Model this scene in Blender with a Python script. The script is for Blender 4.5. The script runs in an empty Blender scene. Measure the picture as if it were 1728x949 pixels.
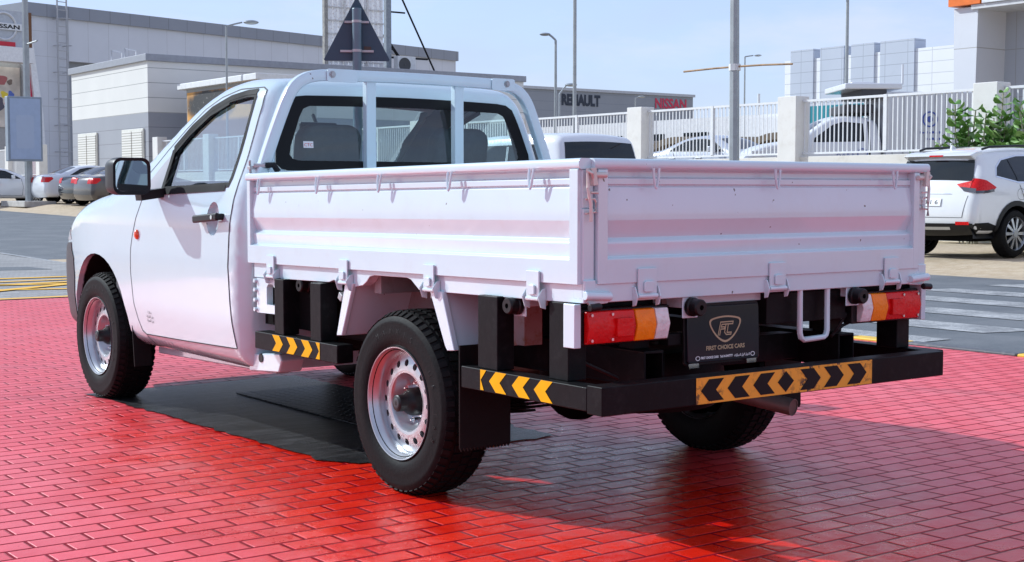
import bpy, bmesh, math, random
import numpy as np
from mathutils import Vector, Matrix
from mathutils.geometry import delaunay_2d_cdt
random.seed(7)
R = math.radians
scene = bpy.context.scene
COL = scene.collection

# ------------------------------------------------------------------ camera, sky, sun, exposure
CX, CY, CZ, YAW, PITCH, FPX = -3.6633, -4.5072, 1.1404, .6362, -.0634, 2395.6
cam_d = bpy.data.cameras.new("camera")
cam_d.sensor_width = 36.0
cam_d.lens = FPX / 1728 * 36.0
cam_d.clip_end = 3000
cam = bpy.data.objects.new("camera", cam_d)
cam.location = (CX, CY, CZ)
cam.rotation_euler = (math.pi / 2 + PITCH, 0, -YAW)
COL.objects.link(cam)
scene.camera = cam

SUN = Vector((-.77, 1.35, 1.0)).normalized()      # direction to the sun
SUN_EL = math.asin(SUN.z)
SUN_AZ = math.atan2(SUN.x, SUN.y)
world = bpy.data.worlds.new("World")
scene.world = world
world.use_nodes = True
wt = world.node_tree
for n in list(wt.nodes): wt.nodes.remove(n)
wo = wt.nodes.new('ShaderNodeOutputWorld')
bg = wt.nodes.new('ShaderNodeBackground')
sky = wt.nodes.new('ShaderNodeTexSky')
sky.sky_type = 'NISHITA'
sky.sun_disc = False
sky.sun_elevation = SUN_EL
sky.sun_rotation = SUN_AZ
sky.air_density = 1.0
sky.dust_density = .5
sky.ozone_density = 6.0
bg.inputs['Strength'].default_value = 0.25
tc = wt.nodes.new('ShaderNodeTexCoord')
mp = wt.nodes.new('ShaderNodeMapping'); mp.inputs['Scale'].default_value = (1.0, 1.0, 3.2)
nz = wt.nodes.new('ShaderNodeTexNoise'); nz.inputs['Scale'].default_value = 2.3
nz.inputs['Detail'].default_value = 7; nz.inputs['Roughness'].default_value = .55
rp = wt.nodes.new('ShaderNodeValToRGB')
rp.color_ramp.elements[0].position = .42; rp.color_ramp.elements[0].color = (.66, .66, .66, 1)
rp.color_ramp.elements[1].position = .78; rp.color_ramp.elements[1].color = (1., 1., 1., 1)
mx = wt.nodes.new('ShaderNodeMixRGB'); mx.inputs['Color2'].default_value = (2.30, 2.58, 3.6, 1)
wt.links.new(tc.outputs['Generated'], mp.inputs['Vector'])
wt.links.new(mp.outputs['Vector'], nz.inputs['Vector'])
wt.links.new(nz.outputs['Fac'], rp.inputs['Fac'])
wt.links.new(rp.outputs['Color'], mx.inputs['Fac'])
wt.links.new(sky.outputs['Color'], mx.inputs['Color1'])
nz2 = wt.nodes.new('ShaderNodeTexNoise'); nz2.inputs['Scale'].default_value = 4.2; nz2.inputs['Detail'].default_value = 9; nz2.inputs['Roughness'].default_value = .6
mp2 = wt.nodes.new('ShaderNodeMapping'); mp2.inputs['Scale'].default_value = (1.0, 1.0, 3.6); mp2.inputs['Location'].default_value = (3.1, 1.7, .4)
rp2 = wt.nodes.new('ShaderNodeValToRGB')
rp2.color_ramp.elements[0].position = .48; rp2.color_ramp.elements[0].color = (0, 0, 0, 1)
rp2.color_ramp.elements[1].position = .72; rp2.color_ramp.elements[1].color = (.6, .6, .6, 1)
mx2 = wt.nodes.new('ShaderNodeMixRGB'); mx2.inputs['Color2'].default_value = (3.35, 3.5, 4.1, 1)
wt.links.new(tc.outputs['Generated'], mp2.inputs['Vector']); wt.links.new(mp2.outputs['Vector'], nz2.inputs['Vector'])
wt.links.new(nz2.outputs['Fac'], rp2.inputs['Fac']); wt.links.new(rp2.outputs['Color'], mx2.inputs['Fac'])
wt.links.new(mx.outputs['Color'], mx2.inputs['Color1'])
wt.links.new(mx2.outputs['Color'], bg.inputs['Color'])
wt.links.new(bg.outputs['Background'], wo.inputs['Surface'])

sd = bpy.data.lights.new("sun", 'SUN')
sd.energy = 4.8
sd.angle = R(.53)
sd.color = (.90, .975, 1.0)
so = bpy.data.objects.new("sun", sd)
so.rotation_euler = SUN.to_track_quat('Z', 'Y').to_euler()
so.location = (0, 0, 30)
COL.objects.link(so)
vs = scene.view_settings
vs.view_transform = 'Standard'
vs.look = 'None'
vs.exposure = -0.03
vs.gamma = 1.0
vs.use_curve_mapping = False

# ------------------------------------------------------------------ place helper
_fw = Vector((math.sin(YAW) * math.cos(PITCH), math.cos(YAW) * math.cos(PITCH), math.sin(PITCH)))
_rt = Vector((math.cos(YAW), -math.sin(YAW), 0))
_up = _rt.cross(_fw)
def sight(px, py): return _fw + _rt * ((px - 864) / FPX) - _up * ((py - 474.5) / FPX)
def at_x(px, py, x):
    d = sight(px, py); return Vector((CX, CY, CZ)) + d * ((x - CX) / d.x)
def at_y(px, py, y):
    d = sight(px, py); return Vector((CX, CY, CZ)) + d * ((y - CY) / d.y)
def sstep(t):
    t = min(1, max(0, t)); return t * t * (3 - 2 * t)
def ground(x, y):
    z = .013 * min(60, max(0, y - 18)) if x < 19.9 else 0
    z += sstep((x - 12.4) / 2) * (.15 + .0025 * min(50, max(0, y - 8))) if x < 19.9 else 0
    if x >= 19.9: z = 1.15 if x < 27 else .15
    return z

# ------------------------------------------------------------------ materials
MATS = {}
def nodes(m):
    m.use_nodes = True
    nt = m.node_tree
    for n in list(nt.nodes): nt.nodes.remove(n)
    o = nt.nodes.new('ShaderNodeOutputMaterial')
    b = nt.nodes.new('ShaderNodeBsdfPrincipled')
    nt.links.new(b.outputs['BSDF'], o.inputs['Surface'])
    return nt, b, o
def mat(name, col, rough=.5, metal=0., coat=0., var=.08, scale=6., bump=0., bscale=60., spec=.5, dirt=None, dirt_amt=.35, chips=0):
    if name in MATS: return MATS[name]
    m = bpy.data.materials.new(name)
    nt, b, o = nodes(m)
    L = nt.links
    b.inputs['Metallic'].default_value = metal
    b.inputs['Roughness'].default_value = rough
    b.inputs['Coat Weight'].default_value = coat
    b.inputs['Coat Roughness'].default_value = .06
    b.inputs['Specular IOR Level'].default_value = spec
    g = nt.nodes.new('ShaderNodeTexCoord')
    n1 = nt.nodes.new('ShaderNodeTexNoise'); n1.inputs['Scale'].default_value = scale
    n1.inputs['Detail'].default_value = 6
    L.new(g.outputs['Object'], n1.inputs['Vector'])
    c0 = [max(0, c * (1 - var)) for c in col]; c1 = [min(1, c * (1 + var)) for c in col]
    r = nt.nodes.new('ShaderNodeValToRGB')
    r.color_ramp.elements[0].position = .3; r.color_ramp.elements[0].color = (*c0, 1)
    r.color_ramp.elements[1].position = .7; r.color_ramp.elements[1].color = (*c1, 1)
    L.new(n1.outputs['Fac'], r.inputs['Fac'])
    out = r.outputs['Color']
    if dirt:
        n2 = nt.nodes.new('ShaderNodeTexNoise'); n2.inputs['Scale'].default_value = scale * 2.7
        n2.inputs['Detail'].default_value = 9; n2.inputs['Roughness'].default_value = .68
        L.new(g.outputs['Object'], n2.inputs['Vector'])
        r2 = nt.nodes.new('ShaderNodeValToRGB')
        r2.color_ramp.elements[0].position = .52; r2.color_ramp.elements[0].color = (0, 0, 0, 1)
        r2.color_ramp.elements[1].position = .72; r2.color_ramp.elements[1].color = (dirt_amt,) * 3 + (1,)
        L.new(n2.outputs['Fac'], r2.inputs['Fac'])
        mx = nt.nodes.new('ShaderNodeMixRGB'); mx.inputs['Color2'].default_value = (*dirt, 1)
        L.new(r2.outputs['Color'], mx.inputs['Fac']); L.new(out, mx.inputs['Color1'])
        out = mx.outputs['Color']
    if chips:
        n4 = nt.nodes.new('ShaderNodeTexNoise'); n4.inputs['Scale'].default_value = 38; n4.inputs['Detail'].default_value = 1.5
        L.new(g.outputs['Object'], n4.inputs['Vector'])
        r4 = nt.nodes.new('ShaderNodeValToRGB'); r4.color_ramp.elements[0].position = .765; r4.color_ramp.elements[0].color = (0, 0, 0, 1)
        r4.color_ramp.elements[1].position = .785; r4.color_ramp.elements[1].color = (.9, .9, .9, 1)
        L.new(n4.outputs['Fac'], r4.inputs['Fac'])
        mx4 = nt.nodes.new('ShaderNodeMixRGB'); mx4.inputs['Color2'].default_value = (.10, .05, .03, 1)
        L.new(r4.outputs['Color'], mx4.inputs['Fac']); L.new(out, mx4.inputs['Color1']); out = mx4.outputs['Color']
    L.new(out, b.inputs['Base Color'])
    mr = nt.nodes.new('ShaderNodeMapRange')
    mr.inputs['To Min'].default_value = max(0.02, rough * .8); mr.inputs['To Max'].default_value = min(1, rough * 1.2)
    L.new(n1.outputs['Fac'], mr.inputs['Value']); L.new(mr.outputs['Result'], b.inputs['Roughness'])
    if bump:
        n3 = nt.nodes.new('ShaderNodeTexNoise'); n3.inputs['Scale'].default_value = bscale; n3.inputs['Detail'].default_value = 5
        L.new(g.outputs['Object'], n3.inputs['Vector'])
        bp = nt.nodes.new('ShaderNodeBump'); bp.inputs['Strength'].default_value = bump; bp.inputs['Distance'].default_value = .01
        L.new(n3.outputs['Fac'], bp.inputs['Height']); L.new(bp.outputs['Normal'], b.inputs['Normal'])
    MATS[name] = m
    return m
def mth(nt, op, a, b=None, c=None):
    n = nt.nodes.new('ShaderNodeMath'); n.operation = op
    for i, v in enumerate((a, b, c)):
        if v is None: continue
        if isinstance(v, (int, float)): n.inputs[i].default_value = v
        else: nt.links.new(v, n.inputs[i])
    return n.outputs[0]
def glassmat(name, tint, rough=.02, refl=1.0, base=.10):
    if name in MATS: return MATS[name]
    m = bpy.data.materials.new(name)
    nt, b, o = nodes(m)
    t = nt.nodes.new('ShaderNodeBsdfTransparent'); t.inputs['Color'].default_value = (*tint, 1)
    g = nt.nodes.new('ShaderNodeBsdfGlossy'); g.inputs['Roughness'].default_value = rough
    g.inputs['Color'].default_value = (refl, refl, refl, 1)
    ge = nt.nodes.new('ShaderNodeNewGeometry'); dp = nt.nodes.new('ShaderNodeVectorMath'); dp.operation = 'DOT_PRODUCT'
    nt.links.new(ge.outputs['Normal'], dp.inputs[0]); nt.links.new(ge.outputs['Incoming'], dp.inputs[1])
    k = mth(nt, 'POWER', mth(nt, 'SUBTRACT', 1.0, mth(nt, 'ABSOLUTE', dp.outputs['Value'])), 5.0)
    fac = mth(nt, 'MULTIPLY_ADD', k, 1 - base, base)
    mx = nt.nodes.new('ShaderNodeMixShader')
    nt.links.new(fac, mx.inputs['Fac'])
    nt.links.new(t.outputs['BSDF'], mx.inputs[1]); nt.links.new(g.outputs['BSDF'], mx.inputs[2])
    nt.links.new(mx.outputs['Shader'], o.inputs['Surface'])
    MATS[name] = m
    return m
def ramp(nt, fac, p0, p1, c0=0., c1=1.):
    n = nt.nodes.new('ShaderNodeMapRange'); n.interpolation_type = 'SMOOTHSTEP'
    n.inputs['From Min'].default_value = p0; n.inputs['From Max'].default_value = p1
    n.inputs['To Min'].default_value = c0; n.inputs['To Max'].default_value = c1
    nt.links.new(fac, n.inputs['Value']); return n.outputs['Result']
def mixc(nt, fac, a, b, mode='MIX'):
    n = nt.nodes.new('ShaderNodeMixRGB'); n.blend_type = mode
    if isinstance(fac, (int, float)): n.inputs['Fac'].default_value = fac
    else: nt.links.new(fac, n.inputs['Fac'])
    for k, v in (('Color1', a), ('Color2', b)):
        if isinstance(v, tuple): n.inputs[k].default_value = (*v, 1)
        else: nt.links.new(v, n.inputs[k])
    return n.outputs['Color']
def noise(nt, vec, scale, detail=5, rough=.55):
    n = nt.nodes.new('ShaderNodeTexNoise'); n.inputs['Scale'].default_value = scale
    n.inputs['Detail'].default_value = detail; n.inputs['Roughness'].default_value = rough
    nt.links.new(vec, n.inputs['Vector']); return n.outputs['Fac']

WHITE = mat('white_car_paint', (.55, .695, .74), .14, coat=1., var=.012, scale=3., dirt=(.55, .5, .45), dirt_amt=.07)
BEDW = mat('white_bed_paint', (.60, .75, .80), .20, coat=.9, var=.02, scale=3., dirt=(.50, .45, .40), dirt_amt=.12, chips=1)
BLACKM = mat('black_painted_steel', (.005, .005, .006), .5, var=.25, scale=9., bump=.12, bscale=25, spec=.14, dirt=(.05, .05, .05), dirt_amt=.2)
BLACKP = mat('black_plastic', (.008, .008, .009), .42, var=.2, spec=.3, bump=.08, bscale=200)
GREYP = mat('grey_plastic', (.035, .038, .043), .5, var=.1, bump=.08, bscale=200)
RUBBER = mat('tyre_rubber', (.006, .006, .0065), .6, var=.3, scale=5., bump=.12, bscale=80, spec=.12, dirt=(.02, .018, .017), dirt_amt=.35)
FLAP = mat('mud_flap_rubber', (.009, .0085, .0085), .6, var=.2, bump=.1, spec=.12)
RIM = mat('silver_wheel_paint', (.50, .52, .54), .30, metal=.85, var=.05, dirt=(.25, .22, .2), dirt_amt=.15)
CHROME = mat('bright_metal', (.75, .75, .76), .2, metal=1., var=.05)
STEEL = mat('galvanised_steel', (.42, .43, .44), .5, metal=.4, var=.15, scale=4.)
LINER = mat('cab_lining', (.10, .105, .11), .8, var=.1)
LINERL = mat('roof_lining', (.32, .32, .31), .85, var=.06)
SEATM = mat('grey_seat_fabric', (.055, .064, .066), .85, var=.18, scale=30., bump=.2, bscale=150)
DARK = mat('dark_underbody', (.006, .006, .006), .8, var=.3, spec=.06)
SEAL = mat('window_rubber', (.006, .006, .007), .65, spec=.12)
SEAM = mat('panel_gap', (.03, .03, .032), .7)
GLASS = glassmat('clear_tinted_glass', (.80, .93, .94), base=.24)
GLASSR = glassmat('rear_tinted_glass', (.82, .94, .94), base=.07)
DGLASS = mat('dark_car_glass', (.010, .015, .018), .05, var=.1, spec=.45)
MIRROR = mat('mirror_glass', (.55, .6, .62), .03, metal=1., var=.01)
REDL = mat('red_lens', (.66, .005, .006), .28, spec=.3, coat=.08, var=.1, scale=40., bump=.25, bscale=90)
AMBL = mat('amber_lens', (.95, .24, .003), .28, spec=.3, coat=.08, var=.1, scale=40., bump=.25, bscale=90)
CLRL = mat('clear_lens', (.72, .70, .70), .15, coat=.8, var=.12, scale=40., bump=.4, bscale=90)
YEL = mat('yellow_reflective', (.86, .44, .004), .5, var=.06, spec=.15, scale=20., dirt=(.02, .02, .02), dirt_amt=0.0)
PLATE = mat('gloss_black_plate', (.010, .014, .021), .14, coat=.0, spec=.35, var=.05)
GOLD = mat('dull_gold_print', (.45, .36, .21), .4, var=.05)
WHT = mat('white_print', (.8, .8, .8), .5, var=.01)
BLK = mat('black_print', (.007, .007, .008), .5, var=.05, spec=.2)

def scuffed():
    m = bpy.data.materials.new('scuffed_yellow_sticker'); nt, b, o = nodes(m)
    g = nt.nodes.new('ShaderNodeTexCoord')
    n1 = noise(nt, g.outputs['Object'], 42, 8, .75); n2 = noise(nt, g.outputs['Object'], 5, 3)
    s = mth(nt, 'MULTIPLY', ramp(nt, n1, .50, .56), ramp(nt, n2, .42, .56))
    c = mixc(nt, s, (.82, .39, .03), (.03, .025, .02))
    nt.links.new(c, b.inputs['Base Color']); b.inputs['Roughness'].default_value = .45
    return m
SCUFF = scuffed()

# ------------------------------------------------------------------ mesh building
class MB:
    def __init__(s): s.v = []; s.f = []; s.mi = []
    def add(s, vs, fs, mi=0):
        o = len(s.v); s.v += [tuple(p) for p in vs]
        s.f += [tuple(i + o for i in f) for f in fs]; s.mi += [mi] * len(fs); return s
    def box(s, c, d, rot=None, mi=0):
        hx, hy, hz = d[0] / 2, d[1] / 2, d[2] / 2
        vs = [Vector((x, y, z)) for x in (-hx, hx) for y in (-hy, hy) for z in (-hz, hz)]
        if rot is not None: vs = [rot @ p for p in vs]
        vs = [p + Vector(c) for p in vs]
        return s.add(vs, [(0, 1, 3, 2), (4, 6, 7, 5), (0, 4, 5, 1), (2, 3, 7, 6), (0, 2, 6, 4), (1, 5, 7, 3)], mi)
    def bb(s, x0, x1, y0, y1, z0, z1, mi=0):
        return s.box(((x0 + x1) / 2, (y0 + y1) / 2, (z0 + z1) / 2), (abs(x1 - x0), abs(y1 - y0), abs(z1 - z0)), None, mi)
    def prism(s, poly, fn, a, b, mi=0):
        n = len(poly)
        vs = [fn(p, a) for p in poly] + [fn(p, b) for p in poly]
        fs = [(i, (i + 1) % n, n + (i + 1) % n, n + i) for i in range(n)]
        fs += [tuple(range(n))[::-1], tuple(range(n, 2 * n))]
        return s.add(vs, fs, mi)
    def cyl(s, p0, p1, r0, r1=None, n=16, caps=True, mi=0):
        p0 = Vector(p0); p1 = Vector(p1); r1 = r0 if r1 is None else r1
        q = (p1 - p0).to_track_quat('Z', 'Y')
        vs = []
        for p, r in ((p0, r0), (p1, r1)):
            for i in range(n):
                a = 2 * math.pi * i / n; vs.append(p + q @ Vector((r * math.cos(a), r * math.sin(a), 0)))
        fs = [(i, (i + 1) % n, n + (i + 1) % n, n + i) for i in range(n)]
        if caps: fs += [tuple(range(n))[::-1], tuple(range(n, 2 * n))]
        return s.add(vs, fs, mi)
    def sweep(s, path, sec, up=Vector((0, 0, 1)), closed=False, mi=0, caps=True):
        path = [Vector(p) for p in path]; n = len(path); k = len(sec); vs = []
        for i, p in enumerate(path):
            a = path[(i - 1) % n] if (closed or i > 0) else path[i]
            b = path[(i + 1) % n] if (closed or i < n - 1) else path[i]
            t = (b - a).normalized(); x = t.cross(up)
            if x.length < 1e-4: x = t.cross(Vector((1, 0, 0)))
            x.normalize(); y = x.cross(t)
            for u, w in sec: vs.append(p + x * u + y * w)
        fs = []
        for i in range(n if closed else n - 1):
            j = (i + 1) % n
            for q in range(k): fs.append((i * k + q, i * k + (q + 1) % k, j * k + (q + 1) % k, j * k + q))
        if caps and not closed: fs += [tuple(range(k))[::-1], tuple(range((n - 1) * k, n * k))]
        return s.add(vs, fs, mi)
    def tube(s, path, r, n=8, up=Vector((0, 0, 1)), closed=False, mi=0):
        return s.sweep(path, [(r * math.cos(2 * math.pi * i / n), r * math.sin(2 * math.pi * i / n)) for i in range(n)], up, closed, mi)
    def lathe(s, prof, c, axis, n=48, mi=0, a0=0, a1=2 * math.pi):
        c = Vector(c); q = Vector(axis).to_track_quat('Z', 'Y'); k = len(prof); vs = []
        full = abs(a1 - a0 - 2 * math.pi) < 1e-6; m = n if full else n + 1
        for i in range(m):
            a = a0 + (a1 - a0) * i / n
            for r, h in prof: vs.append(c + q @ Vector((r * math.cos(a), r * math.sin(a), h)))
        fs = []
        for i in range(n):
            j = (i + 1) % m
            for p in range(k - 1): fs.append((i * k + p, j * k + p, j * k + p + 1, i * k + p + 1))
        return s.add(vs, fs, mi)
    def sphere(s, c, r, n=12, m=8, sc=(1, 1, 1), mi=0):
        vs = []; fs = []
        for j in range(m + 1):
            t = math.pi * j / m
            for i in range(n):
                a = 2 * math.pi * i / n
                vs.append((c[0] + r * sc[0] * math.sin(t) * math.cos(a), c[1] + r * sc[1] * math.sin(t) * math.sin(a), c[2] + r * sc[2] * math.cos(t)))
        for j in range(m):
            for i in range(n): fs.append((j * n + i, (j + 1) * n + i, (j + 1) * n + (i + 1) % n, j * n + (i + 1) % n))
        return s.add(vs, fs, mi)
    def quad(s, a, b, c, d, mi=0): return s.add([a, b, c, d], [(0, 1, 2, 3)], mi)
    def move(s, M):
        s.v = [tuple(M @ Vector(p)) for p in s.v]; return s
def circ(r, n=16, cx=0, cy=0): return [(cx + r * math.cos(2 * math.pi * i / n), cy + r * math.sin(2 * math.pi * i / n)) for i in range(n)]
def rrect(x0, x1, y0, y1, r, n=5):
    out = []
    for cx, cy, a in ((x1 - r, y1 - r, 0), (x0 + r, y1 - r, 90), (x0 + r, y0 + r, 180), (x1 - r, y0 + r, 270)):
        for i in range(n + 1):
            t = R(a + 90 * i / n); out.append((cx + r * math.cos(t), cy + r * math.sin(t)))
    return out
def obj(name, mb, m, parent=None, bevel=0., smooth=35, seg=2, weld=True, **props):
    me = bpy.data.meshes.new(name)
    me.from_pydata([tuple(p) for p in mb.v], [], mb.f)
    ms = m if isinstance(m, (list, tuple)) else [m]
    for x in ms: me.materials.append(x)
    for p, i in zip(me.polygons, mb.mi): p.material_index = i
    bm = bmesh.new(); bm.from_mesh(me)
    if weld: bmesh.ops.remove_doubles(bm, verts=bm.verts, dist=1e-5)
    bmesh.ops.recalc_face_normals(bm, faces=bm.faces)
    bm.to_mesh(me); bm.free()
    if smooth:
        for p in me.polygons: p.use_smooth = True
        me.set_sharp_from_angle(angle=R(smooth))
    o = bpy.data.objects.new(name, me); COL.objects.link(o)
    if parent: 
        o.parent = parent
    if bevel:
        b = o.modifiers.new('bevel', 'BEVEL'); b.width = bevel; b.segments = seg; b.limit_method = 'ANGLE'; b.angle_limit = R(40)
        b.harden_normals = True
    for k, v in props.items(): o[k] = v
    return o
def thing(name, label, cat, loc=(0, 0, 0), rz=0, group=None):
    o = bpy.data.objects.new(name, None); COL.objects.link(o)
    o.empty_display_size = .3
    o.location = loc; o.rotation_euler = (0, 0, rz); o['label'] = label; o['category'] = cat
    if group: o['group'] = group
    return o
def tag(o, label, cat, group=None, kind=None):
    if label: o['label'] = label
    if cat: o['category'] = cat
    if group: o['group'] = group
    if kind: o['kind'] = kind
    return o
def dup(root, loc=None, rz=None, label=None):
    def cp(o, par):
        c = o.copy(); COL.objects.link(c)
        if par: c.parent = par
        for ch in o.children: cp(ch, c)
        return c
    kids = list(root.children)
    r = root.copy(); COL.objects.link(r)
    for k in kids: cp(k, r)
    if loc is not None: r.location = loc
    if rz is not None: r.rotation_euler = (0, 0, rz)
    if label: r['label'] = label
    return r
def text_mb(s, size, fn, extrude=.0006, align='CENTER', width=None, bold=0.):
    cu = bpy.data.curves.new('t', 'FONT'); cu.body = s; cu.size = size; cu.align_x = align; cu.extrude = 0; cu.offset = bold
    cu.resolution_u = 3
    o = bpy.data.objects.new('t', cu); COL.objects.link(o)
    dg = bpy.context.evaluated_depsgraph_get(); dg.update()
    me = bpy.data.meshes.new_from_object(o.evaluated_get(dg))
    mb = MB()
    xs = [v.co.x for v in me.vertices] or [0, 1]
    k = (width / (max(xs) - min(xs))) if width else 1.
    mb.add([fn(v.co.x * k, v.co.y) for v in me.vertices], [tuple(p.vertices) for p in me.polygons])
    bpy.data.objects.remove(o); bpy.data.meshes.remove(me); bpy.data.curves.remove(cu)
    return mb

# ---- 2d filling -------------------------------------------------
def inpoly(P, poly):
    P = np.asarray(P, float); x, y = P[:, 0], P[:, 1]; c = np.zeros(len(P), bool); n = len(poly)
    for i in range(n):
        x0, y0 = poly[i]; x1, y1 = poly[(i + 1) % n]
        if y0 == y1: continue
        k = ((y0 > y) != (y1 > y)) & (x < (x1 - x0) * (y - y0) / (y1 - y0) + x0); c ^= k
    return c
def segdist(P, poly, closed=True):
    P = np.asarray(P, float); d = np.full(len(P), 1e9); n = len(poly)
    for i in range(n if closed else n - 1):
        a = np.array(poly[i], float); b = np.array(poly[(i + 1) % n], float); ab = b - a
        L = (ab ** 2).sum()
        if L < 1e-14: continue
        t = np.clip(((P - a) @ ab) / L, 0, 1); q = a + t[:, None] * ab
        d = np.minimum(d, np.hypot(*(P - q).T))
    return d
def dens(poly, step, closed=True):
    out = []; n = len(poly)
    for i in range(n if closed else n - 1):
        a = poly[i]; b = poly[(i + 1) % n]; L = math.hypot(b[0] - a[0], b[1] - a[1]); k = max(1, int(math.ceil(L / step)))
        out += [(a[0] + (b[0] - a[0]) * j / k, a[1] + (b[1] - a[1]) * j / k) for j in range(k)]
    if not closed: out.append(tuple(poly[-1]))
    return out
def chaikin(poly, it=2, closed=True):
    for _ in range(it):
        out = []; n = len(poly)
        if not closed: out.append(poly[0])
        for i in range(n if closed else n - 1):
            a = poly[i]; b = poly[(i + 1) % n]
            out += [(a[0] * .75 + b[0] * .25, a[1] * .75 + b[1] * .25), (a[0] * .25 + b[0] * .75, a[1] * .25 + b[1] * .75)]
        if not closed: out.append(poly[-1])
        poly = out
    return poly
def fill(outer, res, regions=(), holes=(), rings=()):
    """triangulate outer; returns dict region name -> list of triangles of 2d points ('' is the rest); holes dropped."""
    loops = [dens(outer, res)] + [dens(p, res) for _, p in regions] + [dens(p, res) for p in holes]
    V = []; E = []
    for lp in loops:
        o = len(V); V += lp; E += [(o + i, o + (i + 1) % len(lp)) for i in range(len(lp))]
    for rg in rings:
        V += [p for p in rg]
    xs = [p[0] for p in outer]; ys = [p[1] for p in outer]
    gx = np.arange(min(xs), max(xs), res); gy = np.arange(min(ys), max(ys), res)
    G = np.array([(x + (res / 2 if j % 2 else 0), y) for j, y in enumerate(gy) for x in gx])
    ok = inpoly(G, outer)
    for lp in loops: ok &= segdist(G, lp) > res * .45
    V += [tuple(p) for p in G[ok]]
    r = delaunay_2d_cdt([Vector(p) for p in V], E, [], 0, 1e-6)
    vv = np.array([(p.x, p.y) for p in r[0]]); T = np.array([f for f in r[2] if len(f) == 3])
    cen = vv[T].mean(1); keep = inpoly(cen, outer)
    for p in holes: keep &= ~inpoly(cen, p)
    lab = np.full(len(T), '', dtype=object)
    for nme, p in regions: lab[inpoly(cen, p)] = nme
    out = {'': []}
    for nme, _ in regions: out[nme] = []
    for k, t, l in zip(keep, T, lab):
        if k: out[l].append([tuple(vv[i]) for i in t])
    return out
def tri_mb(tris, fn, mb=None, mi=0):
    mb = mb or MB(); idx = {}; vs = []; fs = []
    allp = []
    for t in tris:
        f = []
        for p in t:
            k = (round(p[0], 6), round(p[1], 6))
            if k not in idx: idx[k] = len(allp); allp.append(p)
            f.append(idx[k])
        fs.append(tuple(f))
    if allp: mb.add(fn(np.array(allp)), fs, mi)
    return mb

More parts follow.
